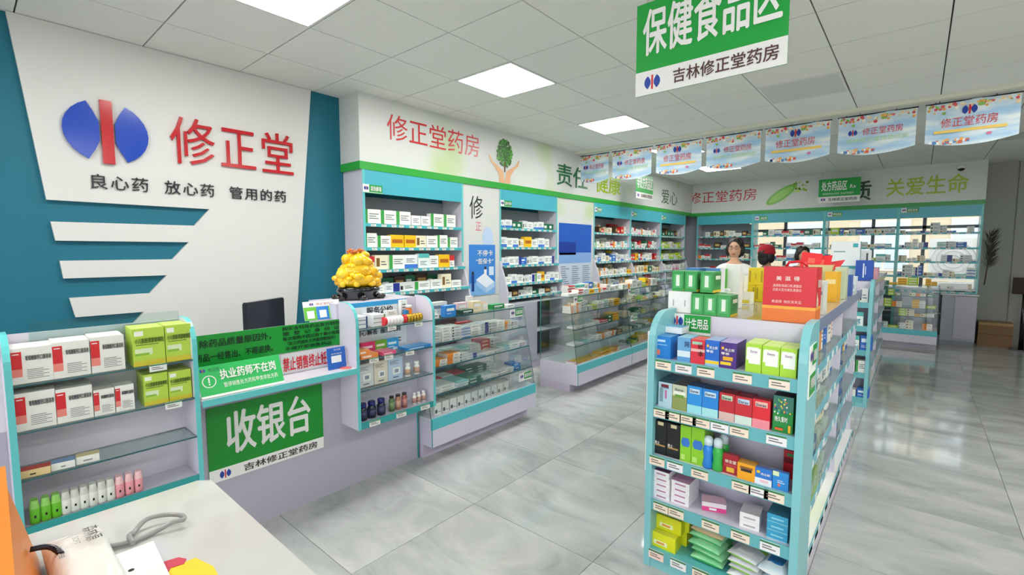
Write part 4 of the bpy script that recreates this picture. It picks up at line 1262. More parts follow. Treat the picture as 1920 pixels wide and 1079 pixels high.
tpl = [(2, .2, .025, 1), (5, .1, .03, 2), (2, .13, .03, 2), (3, .1, .05, 1), (9, .1, .045, 1), (4, .09, .05, 1), (5, .09, .045, 1), (2, .1, .04, 2), (14, .1, .05, 1), (2, .1, .06, 1)]
stacks(FS2, 4.18, .16, 1.0, tpl, 'on near middle showcase top', g2, d=.09)
stacks(FS2, 4.42, .32, 1.0, [(5, .14, .03, 3), (9, .1, .09, 1), (9, .1, .09, 1), (2, .1, .1, 1), (12, .09, .11, 1), (1, .1, .1, 1), (4, .12, .08, 1)], 'near middle showcase top rear', g2, d=.09)
stacks(FS2, 5.4, .16, 1.0, [(1, .13, .06, 1), (4, .13, .06, 1), (2, .15, .05, 2), (14, .15, .08, 1), (13, .1, .06, 1), (3, .09, .11, 1), (4, .1, .09, 1), (2, .16, .09, 1)], 'on second middle showcase top', g2, d=.1)
case_sign(FS2, 4.27, .93, fy2(.95) - .012, '儿科用药', 'green category sign at near corner of middle showcase top tier')
case_sign(FS2, 5.5, .93, fy2(.95) - .012, '五官用药', 'green category sign on second middle showcase top tier')
case_sign(FS2, 5.5, .6, fy2(.65) - .012, '外用专柜', 'green category sign on second middle showcase third tier')

# ------------------------------------------------------------------ goods on the near gondola end
FG = Fr('Y', 2.05)
gl = 'small boxes on the gondola end'


def gbox(x0, x1, yt, z, d, base, front=(), top=None, texts=(), lab='', n=1, s=.03, yb=0, cat='carton', name='carton', right=()):
    ua, ub = onY(x0, yb or 800, 2.05 + s)[0], onY(x1, yb or 800, 2.05 + s)[0]
    zt = onY(x0, yt, 2.05 + s)[1]
    me = carton(ub - ua - .002, d, zt - z, base, tuple(front), top, tuple(right), (), tuple(texts))
    for k in range(n):
        put(FG, name, me, (ua + ub) / 2, s + k * (d + .002), z, lab if k == 0 else '%s, %s behind the front one' % (lab.split(' on ')[0].split(' at ')[0], ORD[k - 1]), cat, gl)


W1 = '#F4F4F0'
# top shelf
gbox(1224, 1257, 629, 1.0, .045, '#1E7FD2', [(.1, .75, .7, .85, '#BFE0F6'), (.1, .6, .8, .64, '#8CC4EE'), (.1, .15, .4, .38, '#E8705A')], '#4A9EE0', lab='blue condom box at top left on gondola end', n=3, yb=675)
put(FG, 'carton', carton(.085, .09, .03, '#E9F0F4', ((.05, .2, .9, .8, W1),), '#7FC0E6'), -.86, .12, 1.105, 'light blue flat box lying on the blue boxes of top shelf', 'carton', gl)
gbox(1269, 1294, 632, 1.0, .05, '#6CA8D8', [(0, .2, 1, .45, '#D8E6EE'), (0, 0, 1, .2, '#5C9CD0')], '#8EC0DC', [('冈', .55, .62, .95, .86, '#20406A')], 'pale blue box with black character on top gondola shelf', 2, yb=682)
gbox(1294, 1321, 636, 1.0, .05, '#DC3444', [(0, .5, 1, .62, '#E8B8B4'), (.1, .8, .8, .92, '#9AC8B0')], '#E0605C', [('本', .5, .32, .95, .55, '#5A1018'), ('修', .5, .62, .9, .84, '#7A1420')], 'red box with black character on top gondola shelf', 2, yb=686)
gbox(1321, 1348, 637, 1.0, .035, '#1F68C8', [(0, 0, 1, .22, '#8FC0EA'), (0, .08, 1, .2, '#F2CC2E'), (.1, .72, .25, .82, '#F2B82C')], '#9EB8DC', [('杰士邦', .3, .66, .9, .78, W1), ('零感', .08, .52, .6, .62, W1)], 'blue box with yellow band on top gondola shelf', 3, yb=692)
gbox(1348, 1380, 641, 1.0, .035, '#4A2A82', [(.05, .12, .7, .24, '#F2CC2E'), (.2, .3, .8, .45, '#E8A824'), (.1, .72, .25, .82, '#F2B82C')], '#B6A8D4', [('杰士邦', .3, .66, .9, .78, W1), ('零感', .08, .52, .6, .62, W1)], 'purple box with golden oval on top gondola shelf', 4, yb=698)
for k, (a, b, t_) in enumerate(((1396, 1427, 643), (1427, 1461, 648), (1461, 1493, 652))):
    gbox(a, b, t_, 1.0, .07, '#A9D63A', [(.06, .42, .92, .84, '#F4F7EE'), (.2, .3, .92, .44, '#F4F7EE'), (.1, .84, .8, .88, '#E4ECD4')], '#C9E67A', [('Durex', .3, .68, .75, .8, '#A878B0')], 'lime green box with white panel, %s of three on top gondola shelf' % ORD[k], 2, yb=706)
# second shelf
row = [(1233, 1259, 715, '#B4D2DC', [(.2, .8, .75, .92, '#8A2A34'), (.5, .35, .62, .7, '#C060A0'), (.1, .2, .35, .75, '#7A98A4')], '#3C6A84', 'Durex', 'pale blue box with rainbow stroke', 4), (1259, 1287, 720, '#8E9A5A', [(0, .55, 1, 1, '#C8CCB0'), (.2, .5, .8, .62, '#6A9A3A'), (.1, .62, .9, .75, '#EEF0E0')], '#5C5A52', 'Durex', 'olive and cream box', 4),
       (1287, 1315, 722, '#2E92DC', [(0, 0, 1, .3, '#9ADCE4'), (.15, .72, .85, .9, '#CFE6F4')], '#2A4A7A', 'Durex', 'left blue box with silver foot', 2), (1315, 1346, 728, '#2A84D4', [(0, 0, 1, .3, '#A8E0E0'), (.15, .72, .85, .9, '#CFE6F4')], '#2A4A7A', 'Durex', 'right blue box with silver foot', 2),
       (1347, 1377, 735, '#C02A34', [(0, 0, 1, .3, '#D8B8B0'), (.15, .74, .85, .92, '#BFD8B8')], '#8E2028', 'Durex', 'dark red box with pale label', 2), (1377, 1410, 742, '#C82C38', [(0, 0, 1, .3, '#CFE0D4'), (.15, .74, .85, .92, '#C8D8EC')], '#9A2630', 'Durex', 'red box with iridescent foot', 2), (1410, 1444, 747, '#DE2A38', [(0, 0, 1, .3, '#F0909A'), (.15, .74, .85, .92, '#F4C4B8')], '#B02430', 'Durex', 'bright red box with pink label', 1)]
for (a, b, t_, c, fr, top, tx, lb, n) in row:
    gbox(a, b, t_, .775, .04, c, fr, top, [(tx, .2, .76, .8, .89, '#3A4A6A')], lb + ' on the second gondola end shelf', n, yb=785)
R4 = random.Random(9)
conf = [(u, v, u + .07, v + .04, R4.choice(['#F2D83A', '#4AA0E0', '#E85A4A', '#F4F4E8', '#7AD04A', '#1E3A8A'])) for u, v in [(R4.uniform(.05, .9), R4.uniform(.5, .93)) for _ in range(34)]]
gbox(1447, 1486, 740, .775, .05, '#1E8A3C', [(0, .6, 1, 1, '#3A7A6A')] + conf + [(.15, .08, .55, .14, '#E8622A'), (.8, .05, .92, .25, '#F2B82C')], '#2A2E30', [('持久爱时', .1, .3, .75, .45, W1)], 'green box with coloured confetti at right on second gondola end shelf', 2, yb=815)
# third shelf
for k, (a, b, t_) in enumerate(((1225, 1249, 787), (1249, 1274, 793))):
    gbox(a, b, t_, .545, .06, '#1C1C20', [(.3, .88, .75, .98, '#D8CCA0'), (.1, .25, .9, .3, '#B89058')], '#26262A', [('男士', .1, .3, .5, .4, '#E8E4DC')], '%s tall black box on the third gondola end shelf' % ('left', 'right')[k], 2, yb=855)
for k, (a, b, t_) in enumerate(((1274, 1295, 796), (1295, 1320, 800))):
    ov = [(.5 - .32 * math.cos(q), .55 - .02, .5 + .32 * math.cos(q), .57, '#2E6AC8') for q in (0,)] + [(.2, .42 + .04 * i, .8, .46 + .04 * i, '#3A78CC') for i in range(6)] + [(.12, .47, .88, .6, '#3A78CC')]
    gbox(a, b, t_, .545, .06, '#8CCB2E', ov + [(.1, .05, .5, .2, '#B8E070')], '#5A6A2A', (), '%s tall green box with blue oval on third gondola end shelf' % ('left', 'right')[k], 2, yb=866)
for k, (x, y, c, cw) in enumerate(((1327, 880, '#2A80D8', 'blue'), (1345, 884, '#3CB04A', 'green'))):
    u = onY(x, y, 2.09)[0]
    for q in range(2 if k else 1):
        m = M().lathe([(.02, 0), (.024, .01), (.019, .045), (.023, .08), (.019, .1), (.012, .108)], c, 14)
        m.lathe([(.0185, .103), (.0185, .13), (.012, .14), (.004, .143)], '#D8ECF0', 14)
        put(FG, 'gel_bottle', m.mesh('gel_bottle', PLAST), u + .006 * q, .04 + .06 * q, .545, '%s gel bottle with clear cap%s on third gondola shelf' % (cw, ' behind' if q else ''), 'bottle', 'gel bottles')
for k in range(4): gbox(1354, 1384, 850, .545, .025, '#A8202C', [(.25, .1, .75, .35, '#E8B83A'), (.1, .4, .9, .5, '#C8404A')], '#B8343C', [('修生堂', .15, .58, .9, .76, '#F0E0D0')], 'dark red box with gold emblem%s on third gondola shelf' % ('' if k == 0 else ', %s behind' % ORD[k - 1]), 1, s=.035 + k * .027, yb=890)
gbox(1381, 1416, 866, .545, .05, '#F2A61E', [(.2, .52, .8, .68, '#2A2420'), (.15, .68, .85, .82, '#8A5A2A')], '#D89A2A', (), 'yellow box with dark glasses picture on third gondola shelf', 1, s=.02, yb=905)
for k in range(4): gbox(1414, 1447, 875, .545, .022, '#2E78CE', [(0, 0, 1, .4, '#E6EEF4'), (.3, .15, .8, .32, '#EFC4CC'), (.1, .68, .3, .84, '#F2C22C')], '#3C6AB0', [('杰士邦', .35, .62, .9, .76, W1)], 'blue box with pale foot%s on third gondola shelf' % ('' if k == 0 else ', %s behind' % ORD[k - 1]), 1, s=.02 + k * .024, yb=914)
for k in range(3): gbox(1447, 1478, 882, .545, .022, '#2A8AD4', [(0, .75, .4, 1, '#D8E4B8'), (.35, .2, .5, .34, '#E86A4A')] + lines(.3, .8, .4, .6, 2, '#E0EEF8'), '#4A7AC0', (), 'sky blue box at far right%s on third gondola shelf' % ('' if k == 0 else ', %s behind' % ORD[k - 1]), 1, s=.02 + k * .024, yb=922)
put(FG, 'carton', carton(.06, .04, .12, '#C8242E', ((0, .55, 1, .75, '#7A1820'), (.2, .8, .8, .9, '#3A8A4A'))), -.355, .15, .545, 'red box standing at the back right of third gondola shelf', 'carton', gl)
# fourth shelf
for k, (u, n, s, d) in enumerate(((-.86, 5, .03, .1), (-.775, 4, .03, .13))):
    for j in range(n):
        put(FG, 'carton', carton(.075 if k == 0 else .082, d, .0265, '#F2EEF2', ((.2, .35, .8, .6, '#B87A9A'),), '#8A4A7A' if k == 0 else '#D8A8C4'), u + rnd.uniform(-.002, .002), s + (0 if k == 0 else .01), .33 + j * .027, 'white test kit box, %s up in the %s stack of fourth gondola shelf' % (ORD[j], ('left', 'second')[k]), 'carton', gl)
put(FG, 'carton', carton(.1, .07, .04, '#F2E6EC', ((0, 0, 1, .5, '#EC4A98'), (.3, .15, .6, .4, W1)), '#F0C4D2'), -.635, .08, .33, 'pink and white box lying alone on fourth gondola shelf', 'carton', gl, rz=.35)
for j in range(2): put(FG, 'carton', carton(.075, .1, .032, '#F0EEEE', ((.2, .3, .8, .5, '#B0A8AC'),), '#E2DCDE'), -.48, .04, .33 + j * .033, '%s white box right of the pink one on fourth gondola shelf' % ('lower', 'upper')[j], 'carton', gl, rz=.08)
for j in range(3): put(FG, 'carton', carton(.075, .12, .034, '#3AA0C8', ((0, 0, 1, .1, '#8AD0E4'), (.2, .4, .8, .6, '#8AD0E4')), '#2A7A94'), -.375, .03, .33 + j * .035, 'teal box, %s up in stack at right of fourth gondola shelf' % ORD[j], 'carton', gl)
# bottom shelf
for (u, s, j) in ((-.85, .03, 0), (-.84, .07, 1), (-.83, .12, 0), (-.82, .12, 1)):
    put(FG, 'carton', carton(.13, .075, .07, '#E0E01E', ((.2, .2, .7, .5, '#F4F2C0'), (.3, .28, .6, .42, '#E89A3A')), '#E8E840'), u, s, .09 + .071 * j, 'yellow box, %s of the %s stack on bottom gondola shelf' % (('lower', 'upper')[j], 'front' if s < .1 else 'rear'), 'carton', 'yellow boxes on the bottom shelf')


def soft_pack(w, d, h, c, c2, c3):
    k = ('pack', w, d, h, c)
    if k in GL: return GL[k]
    m = M(); nx, ny = 8, 6; top = []; bot = []
    for j in range(ny + 1):
        for i in range(nx + 1):
            a, b = i / nx, j / ny; e = min(1, 4 * min(a, 1 - a) + .12) * min(1, 5 * min(b, 1 - b) + .25)
            wob = .08 * math.sin(a * 17 + b * 9)
            top.append((-w / 2 + a * w, b * d, h * (.5 + .5 * e * (1 + wob)))); bot.append((-w / 2 + a * w, b * d, h * (.5 - .5 * e)))
    idx = lambda i, j: j * (nx + 1) + i
    for j in range(ny):
        for i in range(nx):
            col = c2 if 2 <= i <= 5 and 1 <= j <= 3 else c3 if j > 3 else c
            m.face([top[idx(i, j)], top[idx(i + 1, j)], top[idx(i + 1, j + 1)], top[idx(i, j + 1)]], col, True)
            m.face([bot[idx(i, j + 1)], bot[idx(i + 1, j + 1)], bot[idx(i + 1, j)], bot[idx(i, j)]], c, True)
    for i in range(nx):
        for j in (0, ny):
            m.face([bot[idx(i, j)], bot[idx(i + 1, j)], top[idx(i + 1, j)], top[idx(i, j)]], c if j else c3)
    for j in range(ny):
        for i in (0, nx): m.face([bot[idx(i, j)], bot[idx(i, j + 1)], top[idx(i, j + 1)], top[idx(i, j)]], c)
    GL[k] = m.mesh('pack', FILM)
    return GL[k]


for j in range(5): put(FG, 'wipes_pack', soft_pack(.14, .16, .032, '#8ED8A0' if j < 4 else '#E4CFA4', '#F0F2EE' if j < 3 else '#27509A', '#3CA85A' if j < 4 else '#C8A878'), -.655 + rnd.uniform(-.008, .008), .04 + rnd.uniform(-.01, .01), .09 + j * .033, '%s wipes pack, %s up in the stack on bottom gondola shelf' % ('green' if j < 4 else 'tan', ORD[j]), 'wipes pack', 'stacked wipes packs', rz=rnd.uniform(-.1, .1) - .1)
for j in range(4): put(FG, 'wipes_pack', soft_pack(.12, .14, .03, '#D6D9DC', '#F2F4F2', '#8CBF4A'), -.5 + rnd.uniform(-.006, .006), .035 + rnd.uniform(-.01, .01), .09 + j * .031, 'silver wipes pack, %s up in the middle stack on bottom gondola shelf' % ORD[j], 'wipes pack', 'stacked wipes packs', rz=rnd.uniform(-.1, .1) - .15)
for j in range(2): put(FG, 'wipes_pack', soft_pack(.115, .16, .06, '#D8EAF2', '#3A86C8', '#F0F4F6'), -.385, .035, .09 + j * .061, '%s clear pack with blue label at right of bottom gondola shelf' % ('lower', 'upper')[j], 'wipes pack', 'stacked wipes packs', rz=-.08)

# ------------------------------------------------------------------ goods on the gondola deck
DZ = 1.186
gd = 'goods on the gondola deck'


def deck(name, me, x, y, label, z=0, rz=0, cat='carton', group=gd):
    o = link(name, me, None, (x, y, DZ + z), rz); return tag(o, label, cat, group)


grn = carton(.06, .1, .1, '#3FA055', ((.15, .15, .85, .85, '#5AB46C'), (.35, .25, .65, .8, '#E8F2E4')), '#6CBF78', ((.2, .3, .95, .9, '#2E8A48'), (.3, .62, .9, .8, '#E4F0DC'), (0, 0, 1, .12, '#E8C83A')))
wht = carton(.058, .1, .105, '#F0F0EE', ((.42, .3, .5, .6, '#9A9C9E'),))
for i, x in enumerate((-.92, -.862)): deck('carton', wht, x, 2.325, '%s white box at the left front corner of the gondola deck' % ('left', 'right')[i])
for i, x in enumerate((-.8, -.738, -.676)): deck('carton', grn, x, 2.31 - .004 * i, 'green box with white characters, %s of the lower front row on deck' % ORD[i], rz=-.05)
for i, x in enumerate((-.905, -.842, -.765)): deck('carton', grn, x, 2.33, 'green box with white characters, %s of the upper row on deck' % ORD[i], z=.106, rz=-.06)
for i, (x, y) in enumerate(((-.88, 2.45), (-.81, 2.45), (-.74, 2.44))): deck('carton', grn, x, y, 'green box behind the front row, %s from left on deck' % ORD[i], rz=-.04)
for i, (x, y) in enumerate(((-.86, 2.45), (-.79, 2.45))): deck('carton', carton(.1, .08, .118, '#E9EEF2', ((0, .8, 1, 1, '#4A88C4'),), '#3A78B8'), x, y, '%s white box with blue top behind the upper green boxes' % ('left', 'right')[i], z=.1)
deck('carton', carton(.035, .05, .21, '#4CB828', ((.2, .7, .8, .85, '#D8F0D0'),), '#6CC84A'), -.79, 2.66, 'slim bright green box behind the green stacks on deck')
deck('carton', carton(.07, .06, .23, '#EEF0EA', ((.1, .1, .9, .2, '#B8C82A'), (.2, .25, .8, .3, '#C4C8C0')), '#F4F4F0'), -.745, 2.68, 'tall white box behind the green stacks on deck')
deck('carton', carton(.075, .05, .1, '#F0F0EC', ((0, .0, .5, 1, '#F2B42A'), (.62, .5, .85, .8, '#6A4A8A'), (.5, .1, .95, .3, '#E8E0A0'))), -.715, 2.46, 'white and amber box right of the green row on deck', rz=-.25)
deck('carton', carton(.05, .05, .11, '#F4F4F4', (), None), -.755, 2.55, 'plain white narrow box right of the green row on deck')
for i, (x, y, z) in enumerate(((-.83, 2.9, 0), (-.75, 2.9, 0), (-.79, 2.92, .07))):
    deck('carton', carton(.08, .08, .068 if z == 0 else .09, '#F0F0E4', ((0, 0, .35, 1, '#3FA048'), (.4, .1, .95, .4, '#E8D24A')), '#E8EAD8'), x, y, 'green, white and yellow box, %s of the cluster behind green stacks' % ORD[i], z=z)
yb_ = carton(.083, .09, .1, '#EBD41C', ((.06, .15, .16, .85, '#B8982A'), (.84, .15, .94, .85, '#B8982A'), (.45, .3, .55, .7, '#D8B82A')), '#F0DC3A')
for i, (x, y, z) in enumerate(((-.775, 3.1, 0), (-.69, 3.1, 0), (-.735, 3.11, .101), (-.65, 3.11, .101), (-.605, 3.1, .0))): deck('carton', yb_, x, y, '%s yellow carton of the stack left of the big red box' % ORD[i], z=z, rz=-.03)
rb = M().box(-.1, .1, 0, .14, 0, .235, '#D6202E', top='#B81826'); 
rb.box(-.1004, .1004, -.0004, .1404, 0, .055, '#E8762A'); rb.box(-.1008, .1008, -.0008, .1408, .055, .068, '#F2A83A')
T(rb, '美 滋 得', -.05, .178, .09, .02, '#F6E4DC', .02); T(rb, '澳洲牧场进口乳清蛋白', -.062, .15, .11, .013, '#F6DCD4', .01); T(rb, '优质大豆分离乳清蛋白', -.062, .132, .11, .013, '#F6DCD4', .01); T(rb, '美滋得 快乐天天见', -.065, .08, .115, .014, '#F6DCD4', .01)
for q in range(4): rb.face([(.1012, .02 + .012 * q, .07), (.1012, .03 + .012 * q, .07), (.1012, .03 + .012 * q, .13 - .01 * q), (.1012, .02 + .012 * q, .13 - .01 * q)], '#F0D8B8')
rb.text('蛋白粉', (.1012, .03, .15), (0, 1, 0), UZ, .08, .035, '#F6E4DC', .02)
t = thing('gift_carton', 'big red and orange protein powder carton on the gondola deck', 'carton', (-.417, 2.32, DZ), 0, gd)
rb.obj('box', CARD, t); M().box(-.1, .1, .0, .07, .235, .2375, '#C41C2A').obj('flap', CARD, t)
m = M().tube([(-.03, .09, .236), (-.02, .09, .255), (.02, .09, .26), (.04, .09, .255), (.05, .09, .236)], .006, '#D82838', 6); m.obj('handle', PLAST, t)
for (px_, py_, w, d, h, c, fr, top, lb, rz) in (
    (1540, 592, .05, .09, .16, '#DDE2DA', ((.1, .1, .9, .9, '#C8D2C8'), (.2, .6, .8, .7, '#5A6A8A')), '#E8ECE4', 'clear pale carton right behind the big red carton', 0),
    (1562, 568, .06, .1, .18, '#F0B42A', ((.1, .6, .9, .75, '#F8E0A0'),), '#F4C84A', 'amber yellow upright pack on the gondola deck', -.1),
    (1580, 562, .06, .1, .2, '#C8D0B4', ((.1, .1, .9, .9, '#B8C8A8'),), '#DDE2CC', 'pale olive carton behind the amber pack', 0),
    (1592, 556, .05, .12, .14, '#3E62B4', ((.0, .0, .4, 1, '#E8ECF4'),), '#6A8AD0', 'blue and white carton at the far deck edge', 0),
    (1602, 548, .05, .12, .11, '#DCE4EC', ((.2, .2, .8, .5, '#9AB0D0'),), '#F0F4F8', 'white carton with pale blue label at far deck edge', 0),
    (1536, 558, .16, .1, .21, '#D9CE94', ((.1, .2, .9, .8, '#C8BC80'),), '#C8B878', 'tan carton holding red envelopes on the gondola deck', 0)):
    x, y = onZ(px_, py_, DZ); deck('carton', carton(w, d, h, c, fr, top), x - .02, y + .03, lb, rz=rz)
x, y = onZ(1536, 558, DZ)
for i, (dx, rz, tl) in enumerate(((-.05, .2, -.5), (.0, -.1, -.75), (.05, -.3, -1.1))):
    m = M().box(-.06, .06, 0, .004, 0, .13, '#E8303A'); Q(m, -.02, .02, .05, .09, '#F06A5A')
    o = m.obj('red_envelope', CARD, None, (x - .02 + dx, y + .07, DZ + .175), 0); o.rotation_euler = (tl, rz * .6, rz); tag(o, 'red envelope, %s of three stuck in the tan carton' % ORD[i], 'envelope', 'red envelopes')

# goods on the farther gondola
D2 = 1.19


def deck2(name, me, x, y, label, z=0, rz=0, cat='carton'):
    o = link(name, me, None, (x, y, D2 + z), rz); return tag(o, label, cat, 'goods on the farther gondola')


deck2('carton', carton(.14, .1, .2, '#1E4FB0', ((.42, .15, .5, .85, '#DCE6F6'), (.55, .3, .6, .7, '#DCE6F6')), '#3A6AC8'), -.4, 5.8, 'blue upright carton with vertical white text on farther gondola')
deck2('carton', carton(.25, .08, .28, '#F0F4F4', ((0, 0, 1, .1, '#2E9AA0'), (.1, .6, .5, .64, '#7A9AA0'), (.75, .78, .92, .92, '#3AB0B4')), '#2E9AA0', ((0, 0, 1, 1, '#2A9298'),)), -.58, 6.0, 'tall white and teal mask carton on farther gondola', z=.11)
deck2('carton', carton(.22, .2, .11, '#DDEBEA', ((.1, .3, .6, .6, '#8ACACA'),), '#C0E0E0'), -.57, 5.9, 'pale teal carton under the tall mask carton')
deck2('soft_bag', soft_pack(.22, .2, .12, '#D6E8EA', '#EAF2F2', '#58B8BC'), -.805, 5.78, 'clear plastic bag of masks on farther gondola', cat='bag')
deck2('carton', carton(.1, .1, .3, '#F0F0F0', ((.6, .2, .75, .9, '#3A3C44'),)), -.42, 6.1, 'tall white carton with black figure on farther gondola')
deck2('carton', carton(.05, .2, .12, '#E8A8B8', (), '#F0C8D0'), -.33, 6.1, 'pink carton at the right edge of farther gondola')
FG2 = Fr('Y', 5.5)
g2n = 'goods on the farther gondola end'
for k, z in enumerate((1.0, .775, .545, .33, .09)):
    u = -.885; i = 0
    while u < -.36:
        w = R4.uniform(.06, .1); h = R4.uniform(.06, .15); st_ = style([9, 0, 8, 2, 9, 14, 1, 12][R4.randrange(8)])
        me = carton(w, .1, h, st_[1], tuple(st_[2]), st_[3])
        put(FG2, 'carton', me, u + w / 2, .03, z, '%s box, %s from left on %s shelf of farther gondola end' % (st_[0], ORD[i], ('top', 'second', 'third', 'fourth', 'bottom')[k]), 'carton', g2n); u += w + .008; i += 1


# ------------------------------------------------------------------ upright rows
def uprights(F, u0, u1, s, z, specs, where, group, d=.06, cat='medicine box', nm='medicine_box', hmax=.2, gap=.006):
    u = u0; i = 0
    while True:
        k, w, h = specs[i % len(specs)][:3]
        if u + w > u1 or i > 16: break
        cw, base, fr, top = style(k)
        put(F, nm, carton(w, d, min(h, hmax), base, tuple(fr), top), u + w / 2, s + rnd.uniform(0, .015), z, '%s box, %s from left, %s' % (cw, ORD[i], where), cat, group, rnd.uniform(-.05, .05))
        u += w + gap; i += 1


FR_ = Fr('X', -.315)
gr = 'goods on the gondola right side'
sp = [[(12, .09, .17), (12, .09, .17), (2, .09, .16), (3, .07, .15), (4, .07, .15), (2, .08, .14), (4, .1, .13)], [(2, .12, .12), (14, .12, .1), (2, .12, .12), (0, .1, .1), (14, .12, .11)], [(10, .1, .12), (10, .1, .12), (2, .1, .12), (2, .1, .12), (2, .1, .13), (14, .1, .12)], [(12, .08, .17), (2, .07, .16), (0, .07, .16), (2, .07, .15), (14, .07, .16), (2, .07, .15), (2, .07, .14)], [(2, .09, .17), (2, .09, .17), (2, .09, .16), (1, .1, .18), (13, .12, .19), (13, .12, .19), (13, .12, .17)]]
for k, z in enumerate((.97, .76, .545, .33, .1)):
    nmz = ('top', 'second', 'third', 'fourth', 'bottom')[k]
    uprights(FR_, 2.36, 3.45, .05, z, sp[k], '%s shelf of near gondola right side' % nmz, gr, d=.12, cat='carton', nm='carton')
    if k > 0: uprights(FR_, 3.56, 4.4, .06, z, [(6, .1, .1), (3, .09, .1), (0, .12, .12), (12, .1, .13), (2, .1, .11)][k % 3:] + [(12, .1, .14)], '%s shelf of gondola second bay' % nmz, gr, d=.12, cat='carton', nm='carton')

# wall shelves near the counter
gw = 'boxes on the near wall shelves'
b1 = [[(1, .17, .13), (1, .17, .13), (1, .17, .13), (2, .11, .1), (2, .11, .1)], [(1, .13, .13), (1, .14, .11), (3, .15, .12), (3, .13, .12), (10, .13, .12), (2, .14, .12)], [(5, .07, .12), (10, .14, .13), (1, .17, .13), (0, .16, .13), (9, .13, .14), (2, .12, .12), (3, .14, .13)], [(2, .13, .07), (6, .16, .08), (14, .17, .08), (1, .19, .08), (2, .14, .09), (10, .13, .14)]]
for k, z in enumerate((1.73, 1.515, 1.315, 1.105)):
    uprights(FL, 2.39, 3.55, .03 - (.05 if k == 2 else .1 if k == 3 else 0), z, b1[k], '%s shelf of bay beside teal wall' % ('top', 'second', 'third', 'fourth')[k], gw)
    if k == 3: uprights(FL, 2.6, 3.5, .1, z, [(7, .14, .12), (11, .13, .13), (7, .12, .14), (11, .15, .15), (7, .1, .13)], 'rear fourth shelf beside teal wall', gw)
b2 = [[(0, .1, .09), (0, .12, .1), (7, .1, .08), (7, .1, .08), (14, .1, .1), (2, .1, .09)], [(0, .13, .12), (2, .11, .11), (0, .11, .11), (10, .1, .1), (3, .15, .13), (2, .12, .1)], [(0, .12, .09), (2, .11, .1), (6, .11, .1), (12, .1, .08), (14, .11, .09), (2, .12, .1)], [(2, .1, .08), (0, .1, .11), (2, .11, .1), (14, .12, .08), (6, .11, .09), (1, .12, .1), (3, .08, .12)], [(2, .12, .06), (11, .12, .08), (14, .14, .07), (2, .11, .1), (7, .13, .06)]]
for k, z in enumerate(SHZ):
    uprights(FL, 4.19, 5.3, .03 - (.05 if k == 2 else .1 if k > 2 else 0), z, b2[k], '%s shelf of bay between pillars' % ('top', 'second', 'third', 'fourth', 'fifth')[k], gw)

# the many far boxes, too small to tell apart one by one
far = M(); R6 = random.Random(21)


def farbox(F, u, s, z, w, d, h, st_):
    cw, base, fr, top = st_
    if F.axis == 'X': far.box(F.c - s - d, F.c - s, u, u + w, z, z + h, base, top=top)
    else: far.box(u, u + w, F.c + s, F.c + s + d, z, z + h, base, top=top)
    for i, (a, b, c, e, col) in enumerate(fr[:3]):
        q = .001 + i * .0003
        pts = [(a, b), (c, b), (c, e), (a, e)]
        far.face([((F.c - s + q, u + p * w, z + r * h) if F.axis == 'X' else (u + p * w, F.c + s - q, z + r * h)) for p, r in pts], col)


def farrow(F, u0, u1, s, z, pal, hs, d=.08, flat=False, dens=.9):
    u = u0
    while u < u1 - .05:
        w = R6.uniform(.06, .14); w = min(w, u1 - u); h = R6.uniform(*hs)
        if R6.random() < dens:
            st_ = style(R6.choice(pal)); n = R6.choice((1, 1, 2, 3)) if flat else 1
            for j in range(n): farbox(F, u, s + R6.uniform(0, .03), z + j * (h + .001), w - .005, d, h, st_)
        u += w


pals = {6.28: [[11, 15, 10, 15, 4], [1, 9, 5, 10, 4, 2], [2, 10, 3, 12, 0, 2, 14], [2, 3, 10, 4, 2, 14], [3, 4, 2, 0]], 7.48: [[2, 4, 8, 5, 2, 8], [5, 15, 7, 2, 14], [0, 15, 3, 14, 10, 2], [15, 5, 3, 4, 7, 10], [2, 14, 5]], 8.73: [[7, 11, 11, 7, 14], [2, 1, 10, 14, 13], [13, 13, 2, 10, 14], [2, 8, 7, 1, 2], [2, 0, 14]]}
for y0, P_ in pals.items():
    for k, z in enumerate(SHZ):
        farrow(FL, y0 + .03, y0 + 1.18, .04 - (.05 if k == 2 else .1 if k > 2 else 0), z, P_[k], (.06, .13), .1)
        farrow(FL, y0 + .05, y0 + 1.15, .18, z, P_[k], (.1, .17), .08, dens=.6)
for b_ in range(4):
    for k, z in enumerate((1.765, 1.525, 1.3, 1.06, .82)):
        pal = [[11, 15, 10, 2, 4, 5], [2, 5, 0, 12, 7, 2, 10], [10, 13, 12, 0, 14, 9], [2, 14, 9, 0, 6, 14, 12, 10]][b_]
        farrow(FBk, BX[b_] + .03, BX[b_ + 1] - .03, .05, z, pal, (.03, .06) if b_ == 3 else (.05, .12), .12, flat=(b_ == 3))
for F, ua in ((FS2, 5.38), (FS2, 6.6)):
    for z in (.825, .655, .483, .29): farrow(F, ua, ua + 1.17, .1, z, [2, 14, 1, 7, 2, 13, 10, 3], (.02, .03), .12, True)
for z in (.78, .6, .47, .27, .95): farrow(FS5, -.9, .24, .08, z, [13, 15, 14, 4, 3, 2, 7, 10], (.025, .05), .12, True)
for z in (.97, .76, .545, .33): farrow(Fr('X', -.305), 5.8, 7.85, .05, z, [2, 9, 14, 0, 8], (.08, .15), .12)
fo = far.obj('distant_medicine_boxes', CARD); fo['kind'] = 'stuff'; tag(fo, 'many small distant medicine boxes filling the far wall shelves and showcases', 'medicine boxes')

